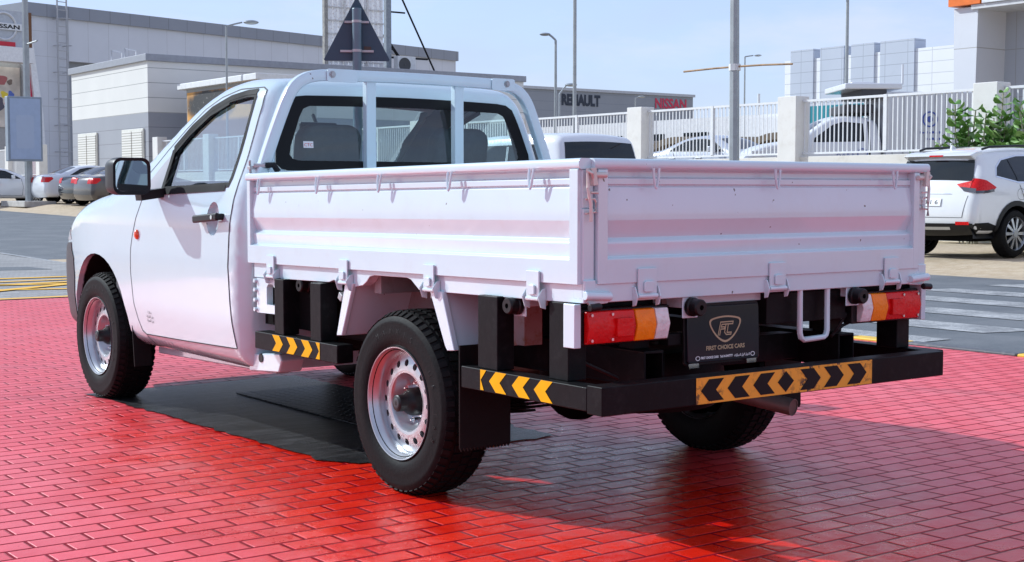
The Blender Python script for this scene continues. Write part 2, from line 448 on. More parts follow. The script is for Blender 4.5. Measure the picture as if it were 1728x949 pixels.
class Shell:
    """a car body: a side outline (y,z) given width by a cross section, with rounded edges"""
    def __init__(s, prof, base, taper=None, r=.09, res=.04, crown=.025, it=2):
        s.prof = chaikin(prof, it, closed=False) if it else list(prof)
        s.bz = [p[0] for p in base]; s.bw = [p[1] for p in base]
        s.taper = taper or (lambda y: np.ones_like(y)); s.r = r; s.res = res; s.crown = crown
        s.loop = list(s.prof)
    def hw(s, P, edge=True):
        P = np.asarray(P, float); w = np.interp(P[:, 1], s.bz, s.bw) * s.taper(P[:, 0])
        if edge:
            d = np.minimum(segdist(P, s.loop), s.r)
            w = w - (s.r - np.sqrt(np.maximum(0, s.r ** 2 - (s.r - d) ** 2)))
        return w
    def side(s, sgn, off=0.):
        def f(P):
            w = s.hw(P) + off
            return [(sgn * a, p[0], p[1]) for a, p in zip(w, P)]
        return f
    def fillside(s, regions=(), holes=()):
        rings = []
        # points close to the edge follow the rounding
        L = dens(s.loop, s.res)
        A = np.array(L); n = len(A)
        t = np.roll(A, -1, 0) - np.roll(A, 1, 0); t /= (np.hypot(*t.T)[:, None] + 1e-9)
        nrm = np.stack([-t[:, 1], t[:, 0]], 1)
        c = A.mean(0)
        for k in (.04, .15, .35, .65):
            for sg in (1, -1):
                Q = A + nrm * sg * s.r * k
                ok = inpoly(Q, s.loop) & (np.abs(segdist(Q, s.loop) - s.r * k) < s.r * .02)
                for p in list(holes) + [q for _, q in regions]: ok &= segdist(Q, p) > .014
                rings.append([tuple(q) for q in Q[ok]])
        return fill(s.loop, s.res, regions, holes, rings)
    def prep(s):
        P = np.array(s.prof); s.t = np.concatenate([[0], np.cumsum(np.hypot(*np.diff(P, axis=0).T))])
        s.e = s.hw(P)
        d = np.gradient(P, axis=0); d /= np.hypot(*d.T)[:, None]
        s.n = np.stack([-d[:, 1], d[:, 0]], 1)
        return s
    def wrap(s, off=0.):
        def f(Q):
            x = Q[:, 0]; t = Q[:, 1]
            y = np.interp(t, s.t, [p[0] for p in s.prof]); z = np.interp(t, s.t, [p[1] for p in s.prof])
            e = np.interp(t, s.t, s.e); ny = np.interp(t, s.t, s.n[:, 0]); nz = np.interp(t, s.t, s.n[:, 1])
            ln = np.hypot(ny, nz) + 1e-9
            k = s.crown * np.maximum(0, 1 - (x / e) ** 2) + off
            return [(a, b + p / l * q, c + m / l * q) for a, b, c, p, m, q, l in zip(x, y, z, ny, nz, k, ln)]
        return f
    def fillwrap(s, regions=(), holes=(), t0=0, t1=None):
        t1 = t1 if t1 is not None else s.t[-1]
        ts = [t for t in s.t if t0 < t < t1]; ts = [t0] + ts + [t1]
        e = np.interp(ts, s.t, s.e)
        outer = [(-a, t) for a, t in zip(e, ts)] + [(a, t) for a, t in zip(e[::-1], ts[::-1])]
        return fill(outer, s.res * 1.5, regions, holes)
    def t_rear(s, z):   # t where the rear face passes height z
        for i in range(len(s.prof) - 1):
            a, b = s.prof[i], s.prof[i + 1]
            if a[1] <= z <= b[1]: return s.t[i] + (s.t[i + 1] - s.t[i]) * (z - a[1]) / (b[1] - a[1] + 1e-9)
        return s.t[-1]
    def t_front(s, z):
        for i in range(len(s.prof) - 2, -1, -1):
            a, b = s.prof[i], s.prof[i + 1]
            if b[1] <= z <= a[1]: return s.t[i] + (s.t[i + 1] - s.t[i]) * (a[1] - z) / (a[1] - b[1] + 1e-9)
        return s.t[-1]
    def ribbon(s, mb, path, w, sgn, off=.0015, closed=False, h=.0):
        P = np.array(dens(path, .03, closed)); n = len(P)
        if closed: t = np.roll(P, -1, 0) - np.roll(P, 1, 0)
        else: t = np.gradient(P, axis=0)
        t /= (np.hypot(*t.T)[:, None] + 1e-9); nr = np.stack([-t[:, 1], t[:, 0]], 1)
        a = s.side(sgn, off)(P + nr * w / 2); b = s.side(sgn, off)(P - nr * w / 2)
        m = n if closed else n - 1
        mb.add(a + b, [(i, (i + 1) % n, n + (i + 1) % n, n + i) for i in range(m)])
        return mb
# ------------------------------------------------------------------ THE TRUCK
truck = thing('pickup_truck', 'white single cab pickup truck with a drop side cargo bed, parked on the red paving', 'pickup truck', (0, 0, 0))
def T(name, mb, m, par=None, **k): return obj(name, mb, m, par or truck, **k)
def taper(y):
    y = np.asarray(y, float)
    return 1 - .15 * np.clip((y - 2.95) / 1.0, 0, 1.2) ** 2.3
CABP = [(1.30, .328), (1.283, .50), (1.28, .8), (1.275, 1.10), (1.275, 1.25), (1.293, 1.47), (1.32, 1.585), (1.375, 1.645), (1.50, 1.663), (1.70, 1.668), (1.89, 1.646),
        (2.08, 1.585), (2.31, 1.455), (2.60, 1.275), (2.83, 1.155), (2.99, 1.13), (3.28, 1.095), (3.5, 1.045), (3.66, .985), (3.79, .90), (3.88, .79), (3.93, .65), (3.94, .5), (3.88, .335)]
cab = Shell(CABP, [(.3, .835), (.42, .868), (.55, .885), (.8, .89), (1.0, .885), (1.1, .873), (1.16, .857), (1.3, .805), (1.45, .757), (1.58, .712), (1.7, .67)],
            taper, r=.085, res=.045, crown=.02, it=2)
cab.prep()
arch = [(3.09 + .455 * math.cos(R(a)), .34 + .46 * math.sin(R(a))) for a in range(0, 181, 9)]
arch = [(3.545, .2)] + arch + [(2.635, .2)]
door_p = [(2.436, 1.103), (2.50, 1.0), (2.545, .91), (2.567, .842), (2.573, .719), (2.55, .58), (2.51, .48), (2.47, .425), (2.43, .408), (1.9, .416), (1.365, .428),
          (1.378, .50), (1.398, .64), (1.408, .80), (1.400, .93), (1.385, 1.04), (1.368, 1.15), (1.360, 1.28), (1.362, 1.42), (1.370, 1.53), (1.39, 1.600), (1.43, 1.615),
          (1.66, 1.618), (1.83, 1.588), (1.98, 1.535), (2.13, 1.448), (2.29, 1.342), (2.43, 1.235), (2.475, 1.17)]
win_p = [(2.195, 1.150), (1.80, 1.158), (1.462, 1.168), (1.450, 1.20), (1.447, 1.38), (1.458, 1.568), (1.468, 1.582), (1.54, 1.586), (1.72, 1.570), (1.90, 1.523), (2.07, 1.441), (2.205, 1.348)]
sail_p = [(2.215, 1.150), (2.225, 1.320), (2.28, 1.285), (2.39, 1.195), (2.425, 1.150)]
bumper_p = [(3.50, .345), (3.545, .345), (3.543, .50), (3.52, .66), (3.535, .755), (3.575, .80), (3.60, .845), (3.70, .84), (3.80, .80), (3.97, .78), (3.97, .30), (3.5, .30)]
lamp_p = [(3.60, .862), (3.66, .955), (3.74, .93), (3.80, .88), (3.85, .82), (3.72, .855)]
cxy = (1.575, 1.012)
rec_p = [(cxy[0] + .066 * math.cos(R(a)), cxy[1] + .078 * math.sin(R(a))) for a in range(0, 360, 12)]
reg = cab.fillside([('door', door_p), ('recess', rec_p), ('sail', sail_p), ('bumper', bumper_p), ('lamp', lamp_p)], [arch, win_p])
# rear window and windscreen in the wrap
tr = cab.t_rear
RW = [(-.715, tr(1.262)), (-.69, tr(1.24)), (-.66, tr(1.232)), (.66, tr(1.232)), (.69, tr(1.24)), (.715, tr(1.262)), (.712, tr(1.32)), (.655, tr(1.48)), (.63, tr(1.545)), (.595, tr(1.567)), (.54, tr(1.572)), (0, tr(1.574)), (-.54, tr(1.572)), (-.595, tr(1.567)), (-.63, tr(1.545)), (-.655, tr(1.48)), (-.712, tr(1.32))]
tf = cab.t_front
WS = [(-.60, tf(1.595)), (-.64, tf(1.5)), (-.70, tf(1.3)), (-.725, tf(1.18)), (.725, tf(1.18)), (.70, tf(1.3)), (.64, tf(1.5)), (.60, tf(1.595))]
tb = tf(.80)
wr = cab.fillwrap(holes=[RW, WS], t1=tb)
wb = cab.fillwrap(t0=tb)
body = MB()
for sg in (-1, 1): tri_mb(reg[''], cab.side(sg), body)
tri_mb(wr[''], cab.wrap(), body)
lips = []
for sg in (-1, 1):
    A = dens(arch[1:-1], .03, False); w = cab.side(sg)(np.array(A)); n = len(A)
    lp = MB(); lp.add(w + [(p[0] - sg * .035, p[1], p[2]) for p in w], [(i, i + 1, n + i + 1, n + i) for i in range(n - 1)])
    lips.append(lp)
cabo = T('cab_body', body, WHITE, smooth=38)
for lp in lips: T('wheel_arch_lip', lp, WHITE, cabo)
for sg in (-1, 1):
    A = np.array(dens([(3.09 + .455 * math.cos(R(a)), .34 + .46 * math.sin(R(a))) for a in range(0, 181, 9)], .05, False)); n = len(A)
    w = cab.hw(A)
    la = MB(); la.add([(sg * (a - .03), p[0], p[1]) for a, p in zip(w, A)] + [(sg * .45, p[0], p[1]) for p in A], [(i, i + 1, n + i + 1, n + i) for i in range(n - 1)])
    T('wheel_arch_liner', la, DARK, cabo)
    lmb = tri_mb(reg['lamp'], cab.side(sg, .002)); T('headlight', lmb, CLRL)
fb = MB()
for sg in (-1, 1): tri_mb(reg['bumper'], cab.side(sg, .004), fb)
tri_mb(wb[''], cab.wrap(.003), fb)
T('front_bumper', fb, GREYP)
rwi = [(-.645, tr(1.305)), (-.63, tr(1.285)), (-.60, tr(1.277)), (.60, tr(1.277)), (.63, tr(1.285)), (.645, tr(1.305)), (.635, tr(1.35)), (.585, tr(1.475)), (.562, tr(1.512)), (.53, tr(1.525)), (0, tr(1.53)), (-.53, tr(1.525)), (-.562, tr(1.512)), (-.585, tr(1.475)), (-.635, tr(1.35))]
rwt = fill(RW, .05, [('g', rwi)])
rwo = T('rear_window', tri_mb(rwt['g'], cab.wrap(.004)), GLASSR)
T('window_border', tri_mb(rwt[''], cab.wrap(.0055)), BLK, rwo)
stk = MB(); 
for i, (c, x0, x1, z0, z1) in enumerate([(0, -.575, -.525, 1.335, 1.365)]):
    stk.add(cab.wrap(.0058)(np.array([(x0, tr(z0)), (x1, tr(z0)), (x1, tr(z1)), (x0, tr(z1))])), [(0, 1, 2, 3)])
T('window_sticker', stk, WHT, rwo)
st2 = text_mb('CTC', .02, lambda x, y: tuple(cab.wrap(.0066)(np.array([(-.55 + x, tr(1.342) + y)]))[0]), width=.042)
T('sticker_print', st2, REDL, rwo)
wst = fill(WS, .06); T('windscreen', tri_mb(wst[''], cab.wrap(.003)), GLASS)
# inner skin
reg2 = fill([(1.36, .42), (1.36, 1.3), (1.43, 1.58), (1.75, 1.63), (2.1, 1.57), (2.9, 1.12), (2.9, .42)], .08, [], [win_p, ])
for sg in (-1, 1): T('inner_trim', tri_mb(reg2[''], cab.side(sg, -.045)), LINER, cabo)
rfl = MB(); wi = cab.fillwrap(holes=[RW, WS], t0=tr(1.0), t1=tf(1.15))
tri_mb(wi[''], cab.wrap(-.03), rfl)
T('roof_lining', rfl, LINERL, cabo)
wires = MB(); 
for sg in (-1, 1):
    door = MB(); tri_mb(reg['door'], cab.side(sg, .0015), door)
    do = T('door', door, WHITE)
    se = MB(); cab.ribbon(se, door_p, .005, sg, .0026, True); T('door_gap', se, SEAM, do)
    sl = MB(); tri_mb(reg['sail'], cab.side(sg, .0035), sl)
    T('corner_trim', sl, mat('sail_grey', (.32, .33, .36), .4), do)
    gl = fill(win_p, .06); T('side_window', tri_mb(gl[''], cab.side(sg, -.012)), GLASS, do)
    fr = MB(); cab.ribbon(fr, win_p, .024, sg, .004, True)
    cab.ribbon(fr, [(2.215, 1.352), (2.07, 1.452), (1.90, 1.534), (1.72, 1.580), (1.56, 1.597), (1.46, 1.597)], .026, sg, .005)
    cab.ribbon(fr, [(2.20, 1.33), (2.07, 1.420), (1.90, 1.508), (1.72, 1.556)], .018, sg, .0045)
    cab.ribbon(fr, [(2.208, 1.345), (2.200, 1.15)], .034, sg, .0055)
    cab.ribbon(fr, [(2.44, 1.135), (2.2, 1.135), (1.485, 1.155)], .028, sg, .006)
    T('window_seal', fr, SEAL, do)
    # handle with its round recess
    hb = MB(); cxy = (1.575, 1.012)
    dish = []
    for k in range(6):
        rr = .062 * k / 5; dish.append(rr)
    rec = MB()
    P = [(cxy[0] + .066 * math.cos(R(a)), cxy[1] + .075 * math.sin(R(a))) for a in range(0, 360, 12)]
    tr_ = fill(rec_p, .012)
    def dishf(Q, sg=sg):
        d = np.minimum(1, np.hypot((Q[:, 0] - cxy[0]) / .066, (Q[:, 1] - cxy[1]) / .078))
        w = cab.hw(Q) + .0015 - .034 * np.sqrt(1 - d ** 2.5)
        return [(sg * a, q[0], q[1]) for a, q in zip(w, Q)]
    rm = tri_mb(tr_[''], dishf)
    T('handle_recess', rm, WHITE, do)
    hx = cab.hw(np.array([cxy]))[0]
    hb.box((sg * (hx + .035), 1.578, 1.016), (.022, .262, .036), Matrix.Rotation(R(-3.5), 3, 'X'))
    hb.box((sg * (hx + .012), 1.47, 1.023), (.04, .03, .03)); hb.box((sg * (hx + .012), 1.69, 1.009), (.04, .03, .03))
    ho = T('door_handle', hb, BLACKP, do, bevel=.009, seg=3)
    T('lock_barrel', MB().cyl((sg * (hx + .046), 1.492, 1.021), (sg * (hx + .0485), 1.492, 1.021), .010), CHROME, ho)
    # indicator repeater
    mk = MB(); hx = cab.hw(np.array([(2.478, .918)]))[0]
    mk.sphere((sg * (hx + .004), 2.478, .918), .026, 14, 8, (.55, .85, 1.0)); T('side_indicator', mk, mat('orange_lens', (.85, .09, .01), .15, coat=.8), do)
    # mirror
    mm = MB(); W2 = rrect(.950, 1.142, 1.120, 1.302, .042, 5)
    f = lambda p, a: (sg * p[0], a, p[1])
    ring = [W2, ]
    n = len(W2); cxm, czm = 1.045, 1.211
    lay = [(2.135, .985), (2.15, 1.0), (2.20, 1.0), (2.255, .93), (2.285, .72), (2.295, .35)]
    vs = []; 
    for y, k in lay: vs += [(sg * (cxm + (p[0] - cxm) * k), y, czm + (p[1] - czm) * k) for p in W2]
    fs = []
    for j in range(len(lay) - 1): fs += [(j * n + i, j * n + (i + 1) % n, (j + 1) * n + (i + 1) % n, (j + 1) * n + i) for i in range(n)]
    fs += [tuple(range((len(lay) - 1) * n, len(lay) * n))]
    # rear rim ring
    W3 = rrect(.966, 1.126, 1.138, 1.286, .032, 5)
    o = len(vs); vs += [(sg * p[0], 2.14, p[1]) for p in W3]
    fs += [(i, (i + 1) % n, o + (i + 1) % n, o + i) for i in range(n)]
    mm.add(vs, fs)
    mm.box((sg * .915, 2.205, 1.125), (.15, .075, .045), Matrix.Rotation(sg * R(8), 3, 'Y'))
    mo = T('side_mirror', mm, BLACKP, do, smooth=50)
    T('mirror_glass', MB().add([(sg * p[0], 2.1405, p[1]) for p in W3], [tuple(range(n))]), MIRROR, mo)
# seams: wing to front, roof ditch
sm = MB()
for sg in (-1, 1):
    cab.ribbon(sm, [(3.525, .75), (3.575, .80), (3.602, .85)], .007, sg, .004)
    cab.ribbon(sm, [(2.43, .408), (2.40, .36)], .005, sg, .002)
T('body_gap', sm, SEAM, cabo)
# door script (rows of small arabic lettering)
AR = lambda *cs: ''.join(chr(c) for c in cs)[::-1]
line1 = AR(0xFECB, 0xFEAA, 0xFEA9, 32, 0xFE8D, 0xFEDF, 0xFEAE, 0xFEDB, 0xFE8E, 0xFE8F) + ' : ' 
line1 = chr(0x662) + ' ' + AR(0xFECB, 0xFEAA, 0xFEA9, 32, 0xFE8D, 0xFEDF, 0xFEAE, 0xFEDB, 0xFE8E, 0xFE8F)
line2 = AR(0xFEED, 0xFEAF, 0xFEE5, 32, 0xFE8D, 0xFEDF, 0xFEE4, 0xFEAE, 0xFEDB, 0xFE92, 0xFE94)
line3 = AR(0xFEED, 0xFEAF, 0xFEE5, 32, 0xFE8D, 0xFEDF, 0xFEA4, 0xFEE4, 0xFEEE, 0xFEDF, 0xFE94)
scr = MB()
for ln, z, w in ((line1, .520, .05), (line2, .499, .082), (line3, .478, .082)):
    t = text_mb(ln, .02, lambda x, y: tuple(cab.side(-1, .003)(np.array([(2.345 - x, z + y)]))[0]), width=w)
    scr.add(t.v, t.f)
T('door_lettering', scr, BLK, [c for c in truck.children if c.name.startswith('door')][0])
# sill plate behind the cab
pl = MB(); pl.prism([(1.36, .40), (1.20, .42), (1.06, .43), (1.04, .40), (1.07, .345), (1.36, .325)], lambda p, a: (a, p[0], p[1]), -.815, -.70)
pl.prism([(2.6, .36), (2.6, .285), (1.25, .315), (1.25, .40)], lambda p, a: (a, p[0], p[1]), -.735, -.66)
T('sill_bracket', pl, WHITE, bevel=.008)
pg = MB().cyl((-.80, 1.235, .395), (-.819, 1.235, .395), .020); T('sill_plug', pg, BLACKP)
T('aerial', MB().cyl((-.30, 2.16, 1.60), (-.30, 2.10, 1.70), .012, .006, n=8).cyl((-.30, 2.18, 1.60), (-.30, 2.14, 1.62), .025), BLACKP)
# interior: seats, dash, wheel
for sx in (-.33, .42):
    st = MB()
    st.prism(rrect(sx - .235, sx + .235, .70, 1.16, .07, 4), lambda p, a: (p[0], a + (p[1] - .7) * -.28, p[1]), 1.58, 1.70)
    st.box((sx, 1.92, .70), (.48, .5, .16))
    so_ = T('seat', st, SEATM, bevel=.03, seg=3)
    hd = MB(); hd.prism(rrect(sx - .165, sx + .165, 1.155, 1.455, .075, 5), lambda p, a: (p[0], a + (p[1] - .7) * -.16, p[1]), 1.54, 1.64)
    T('headrest', hd, SEATM, so_, bevel=.03, seg=3)
da = MB(); da.prism([(2.45, .62), (2.38, .95), (2.45, 1.06), (2.62, 1.10), (2.95, 1.09), (2.95, .62)], lambda p, a: (a, p[0], p[1]), -.78, .78)
da.prism([(2.40, 1.05), (2.42, 1.12), (2.52, 1.15), (2.66, 1.11), (2.66, 1.05)], lambda p, a: (a, p[0], p[1]), -.58, -.18)
T('dashboard', da, mat('dash_plastic', (.035, .04, .045), .55), bevel=.02, seg=3)
sw = MB(); c = Vector((-.38, 2.22, 1.03)); ax = Vector((0, -.86, .5)).normalized(); q = ax.to_track_quat('Z', 'Y')
sw.tube([c + q @ Vector((.185 * math.cos(R(a)), .185 * math.sin(R(a)), 0)) for a in range(0, 360, 12)], .016, 8, ax, True)
for a in (0, 180, 90): sw.cyl(c, c + q @ Vector((.18 * math.cos(R(a)), .18 * math.sin(R(a)), 0)), .016, n=8)
sw.cyl(c, c - ax * .25, .03); sw.sphere(c, .06, 12, 8)
T('steering_wheel', sw, BLACKP)
rv = MB(); rv.box((0, 2.18, 1.47), (.22, .025, .065)); rv.cyl((0, 2.19, 1.48), (0, 2.24, 1.55), .01)
T('rear_view_mirror', rv, BLACKP, bevel=.01)
fl = MB(); fl.bb(-.80, .80, 1.33, 2.62, .42, .50); fl.bb(-.44, .44, 2.62, 3.75, .42, .95); fl.bb(-.44, .44, 1.2, 3.7, .40, .47)
T('underbody', fl, DARK)

# ---- the cargo bed (it sits a touch higher at its rear)
RK = .0104
def rake(mb):
    mb.v = [(p[0], p[1], p[2] - RK * (p[1] + 1.07)) for p in mb.v]; return mb
YR, YF, HWB = -1.07, 1.29, .85
# tray rim with shaped lower edge on both sides
trim_low = [(1.235, .782), (.56, .787), (.52, .797), (.465, .796), (.41, .786), (.36, .776), (.29, .786), (.262, .80), (.236, .822), (.20, .828), (-.03, .828), (-.06, .822), (-.085, .806), (-.115, .787), (-.17, .785), (-.576, .785), (-1.07, .787)]
for sg in (-1, 1):
    m = MB(); poly = [(1.235, .846)] + trim_low + [(-1.07, .846)]
    m.prism(poly, lambda p, a: (a, p[0], p[1]), sg * .845, sg * .80)
    T('tray_rail', rake(m), BEDW, bevel=.003)
m = MB(); m.bb(-.835, .835, YR - .004, YR + .05, .787, .85); T('tray_rail', rake(m), BEDW, bevel=.004)
m = MB(); m.bb(-.799, .799, 1.20, 1.235, .785, .834); T('tray_rail', rake(m), BEDW, bevel=.004)
m = MB(); m.bb(-.80, .80, -1.02, 1.2, .835, .855)
T('bed_floor', rake(m), BEDW)
for y in (-.95, -.55, -.15, .25, .65, 1.05): T('cross_member', rake(MB().bb(-.80, .80, y - .025, y + .025, .755, .834)), mat('dull_grey_paint', (.26, .235, .23), .6, var=.12, dirt=(.12, .1, .09), dirt_amt=.5))
T('floor_underside', rake(MB().bb(-.795, .795, -1.0, 1.19, .826, .8345)), mat('dull_grey_paint', (.26, .235, .23)))  # floor underside, cross members and webs darker than the bed paint
def dropprof():   # (outward, z)
    out = [(.0, 1.212), (-.012, 1.203), (-.012, 1.184), (.004, 1.180), (.004, 1.161), (-.004, 1.159), (-.004, 1.155), (.002, 1.152), (.011, 1.080), (.010, 1.047), (-.012, .990), (.005, .978), (.006, .972), (.003, .938), (.003, .931), (.022, .924), (.022, .846)]
    inn = [(-.030, .846), (-.030, 1.212)]
    return out + inn
def rail_sec(z0, z1, o0, o1, r=.013): return rrect(o0, o1, z0, z1, r, 4)
for sg in (-1, 1):
    f = lambda p, a: (sg * (.838 + p[0]), a, p[1])
    m = MB(); m.prism(dropprof(), f, YR + .02, YF - .03)
    for y0, y1, o in ((YR + .012, YR + .055, .0225), (YF - .05, YF - .02, .0215)):
        m.prism([(-.02, .846), (-.02, 1.208), (o, 1.208), (o, .846)], f, y0, y1)
    ds = T('drop_side', rake(m), BEDW, bevel=.0025, smooth=9)
    m = MB(); m.prism(rail_sec(1.208, 1.243, -.03, .024), f, YR + .005, YF - .008)
    T('top_rail', rake(m), BEDW, ds, smooth=40)
    for y in (1.13, .605, .12, -.355, -.83):
        h = MB(); pts = [(.016, .012, 1.214), (.020, .011, 1.19), (.022, .005, 1.155), (.022, .0, 1.149), (.022, -.005, 1.155), (.020, -.011, 1.19), (.016, -.012, 1.214)]
        h.tube([(sg * (.838 + o + .014), y + d, z) for o, d, z in pts], .0042, 8, Vector((1, 0, 0)))
        T('rope_hook', rake(h), BEDW, ds)
    for y in (1.035, .405, -.215, -.835):
        h = MB(); f2 = lambda p, a: (sg * (.862 + a), y + p[0], p[1])
        h.prism([(-.034, .884), (.034, .884), (.034, .79), (-.034, .79)], f2, 0, .007)
        h.prism(rrect(-.018, .018, .806, .838, .006, 3), f2, .008, .015)
        h.cyl((sg * .866, y - .034, .793), (sg * .866, y + .034, .793), .008, n=10)
        for d in (-.045, .041): h.prism([(.846, .828), (.846, .758), (.868, .764), (.880, .80), (.862, .824)], lambda p, a: (sg * p[0], y + d + a, p[1]), 0, .004)
        T('hinge', rake(h), BEDW, ds, bevel=.002)
# tailgate
f = lambda p, a: (a, -1.058 - p[0], p[1])
m = MB(); m.prism(dropprof(), f, -.788, .788)
for x0, x1 in ((-.795, -.755), (.762, .795)): m.prism([(-.02, .846), (-.02, 1.208), (.0225, 1.208), (.0225, .846)], f, x0, x1)
gate = T('tailgate', m, BEDW, bevel=.0025, smooth=9)
m = MB(); m.prism(rail_sec(1.208, 1.243, -.03, .026), f, -.812, .85); T('top_rail', m, BEDW, gate, smooth=40)
for x in (-.565, .0, .63):
    h = MB(); pts = [(.012, 1.214), (.011, 1.19), (.005, 1.155), (.0, 1.149), (-.005, 1.155), (-.011, 1.19), (-.012, 1.214)]
    h.tube([(x + d, -1.095, z) for d, z in pts], .0042, 8, Vector((0, 1, 0))); T('rope_hook', h, BEDW, gate)
for x in (-.593, .014, .628):
    h = MB(); f2 = lambda p, a: (x + p[0], -1.082 - a, p[1])
    h.prism([(-.04, .892), (.04, .892), (.04, .80), (-.04, .80)], f2, 0, .007)
    h.prism(rrect(-.02, .02, .815, .85, .007, 3), f2, .008, .016)
    h.cyl((x - .042, -1.088, .802), (x + .042, -1.088, .802), .008, n=10)
    for d in (-.052, .047): h.prism([(-1.072, .835), (-1.072, .768), (-1.088, .772), (-1.098, .80), (-1.086, .832)], lambda p, a: (x + d + a, p[0], p[1]), 0, .005)
    T('hinge', h, BEDW, gate, bevel=.002)
# corner posts with latches
for sg in (-1, 1):
    m = MB(); m.bb(sg * .846, sg * .801, YR + .002, YR + .05, .80, 1.085); m.bb(sg * .846, sg * .801, YR + .007, YR + .045, 1.086, 1.207)
    m.prism([(.846, .80), (.846, .86), (.80, .86), (.80, .835), (.775, .825), (.745, .815), (.735, .80), (.75, .785), (.82, .78)], lambda p, a: (sg * p[0], a, p[1]), YR - .006, YR + .01)
    m.cyl((sg * .85, YR - .012, .812), (sg * .745, YR - .012, .806), .014, n=12)
    po = T('corner_post', m, BEDW, bevel=.003)
    kb = MB(); kb.cyl((sg * .845, YR - .03, .775), (sg * .80, YR - .028, .778), .012); T('latch_knob', kb, BLACKP, po, bevel=.004)
    l = MB(); l.tube([(sg * .84, YR - .012, 1.21), (sg * .842, YR - .016, 1.15), (sg * .838, YR - .018, 1.12), (sg * .833, YR - .02, 1.10), (sg * .833, YR - .02, 1.045)], .006, 8)
    l.tube([(sg * .845, YR - .008, 1.115), (sg * .812, YR - .012, 1.115), (sg * .806, YR - .012, 1.105), (sg * .806, YR - .012, 1.075), (sg * .845, YR - .008, 1.07)], .004, 8)
    l.box((sg * .822, YR - .018, 1.185), (.018, .018, .055), Matrix.Rotation(sg * R(8), 3, 'Y')); l.tube([(sg * .842, YR - .01, 1.205), (sg * .835, YR - .03, 1.195), (sg * .825, YR - .02, 1.175)], .006, 8)
    l.cyl((sg * .80, YR - .015, 1.135), (sg * .83, YR - .015, 1.135), .004); l.cyl((sg * .77, YR - .02, 1.19), (sg * .815, YR - .01, 1.19), .009)
    T('latch', l, mat('aged_white_metal', (.66, .63, .58), .4, metal=.2, dirt=(.3, .18, .10), dirt_amt=.4), po, bevel=.002)
# front corner fitting
for sg in (-1, 1):
    m = MB(); m.tube([(sg * .845, 1.26, 1.215), (sg * .85, 1.255, 1.26), (sg * .855, 1.245, 1.275)], .006); m.bb(sg * .86, sg * .80, 1.235, 1.262, 1.235, 1.25); m.cyl((sg * .84, 1.235, 1.252), (sg * .80, 1.20, 1.252), .01)
    la = T('front_latch', m, STEEL, bevel=.003)
    T('latch_grip', MB().tube([(sg * .80, 1.20, 1.252), (sg * .77, 1.185, 1.255), (sg * .75, 1.18, 1.225)], .014, 10), BLACKP, la)
# headboard
hbp = [(-.815, 1.20), (-.76, 1.355), (-.70, 1.505), (-.668, 1.575), (-.635, 1.618), (-.59, 1.647), (-.53, 1.662), (-.44, 1.667), (0, 1.672), (.44, 1.667), (.53, 1.662), (.59, 1.647), (.635, 1.618), (.668, 1.575), (.70, 1.505), (.76, 1.355), (.815, 1.20)]
hbp = chaikin(hbp, 1, False)
m = MB(); m.sweep([(x + .0, 1.228, z) for x, z in hbp], rrect(-.026, .026, -.022, .022, .008, 3), Vector((0, 1, 0)))
hb = T('headboard', m, BEDW, smooth=40)
for x in (-.245, .250):
    T('upright_bar', MB().bb(x - .026, x + .026, 1.22, 1.258, .86, 1.66), BEDW, hb, bevel=.004)
for x0, x1 in ((-.49, -.33), (.43, .57)):
    T('clamp_plate', MB().prism(rrect(x0, x1, 1.638, 1.697, .012, 3), lambda p, a: (p[0], a, p[1] - .003), 1.199, 1.203), BEDW, hb, bevel=.001)
    xb = x0 + .028 if x0 < 0 else x1 - .05
    T('bolt', MB().cyl((xb, 1.189, 1.668), (xb, 1.201, 1.668), .011, n=6).cyl((xb, 1.195, 1.668), (xb, 1.2005, 1.668), .016, n=16), STEEL, hb)
# ---- chassis
m = MB()
for sg in (-1, 1):
    for a in (.605, .49): m.bb(sg * .44, sg * .525, -1.0, 3.3, a - .004, a + .004)
    m.bb(sg * .440, sg * .446, -1.0, 3.3, .494, .601); m.bb(sg * .519, sg * .525, -1.0, 3.3, .494, .601)
m.bb(-.44, .44, -.80, -.72, .50, .60); m.bb(-.44, .44, .55, .65, .45, .58); m.bb(-.44, .44, 1.5, 1.6, .40, .55)
for y in (-.9, -.4, .3, .9): 
    for sg in (-1, 1): m.bb(sg * .45, sg * .52, y - .04, y + .04, .609, .76)
m.bb(.02, .44, -1.03, -.97, .67, .78)
m.bb(-.42, .02, -1.0, -.95, .62, .66)
T('chassis_frame', m, BLACKM, bevel=.004)
m = MB(); m.bb(-.44, .44, .7, 1.25, .42, .62); m.bb(-.40, .0, 1.3, 2.3, .33, .45); m.cyl((0, .2, .36), (0, 1.6, .42), .045)
T('fuel_tank', m, DARK, bevel=.03)
for sg in (-1, 1):
    ls = MB()
    for k in range(4):
        L = .62 - k * .1
        ls.sweep([(sg * .49, y, .335 + .10 * (y / .62) ** 2 - k * .013) for y in np.linspace(-L, L, 13)], [(-.03, -.005), (.03, -.005), (.03, .005), (-.03, .005)], Vector((0, 0, 1)))
    ls.bb(sg * .455, sg * .525, -.06, .06, .27, .36)
    T('leaf_spring', ls, BLACKM)
m = MB(); m.cyl((-.72, 0, .345), (.72, 0, .345), .042); m.sphere((.02, .02, .345), .15, 16, 10, (1, .9, 1)); T('rear_axle', m, DARK)
m = MB(); m.lathe([(.14, -.06), (.19, -.075), (.22, -.10), (.31, -.105), (.335, -.07), (.345, 0), (.335, .07), (.31, .105), (.22, .10), (.19, .075), (.14, .06)], (-.16, -.52, .46), (0, 0, 1), 40); T('spare_tyre', m, RUBBER)
m = MB(); pth = [(-.25, .5, .40), (-.2, -.3, .46), (-.05, -.55, .43), (.06, -.80, .405), (.118, -1.07, .372)]
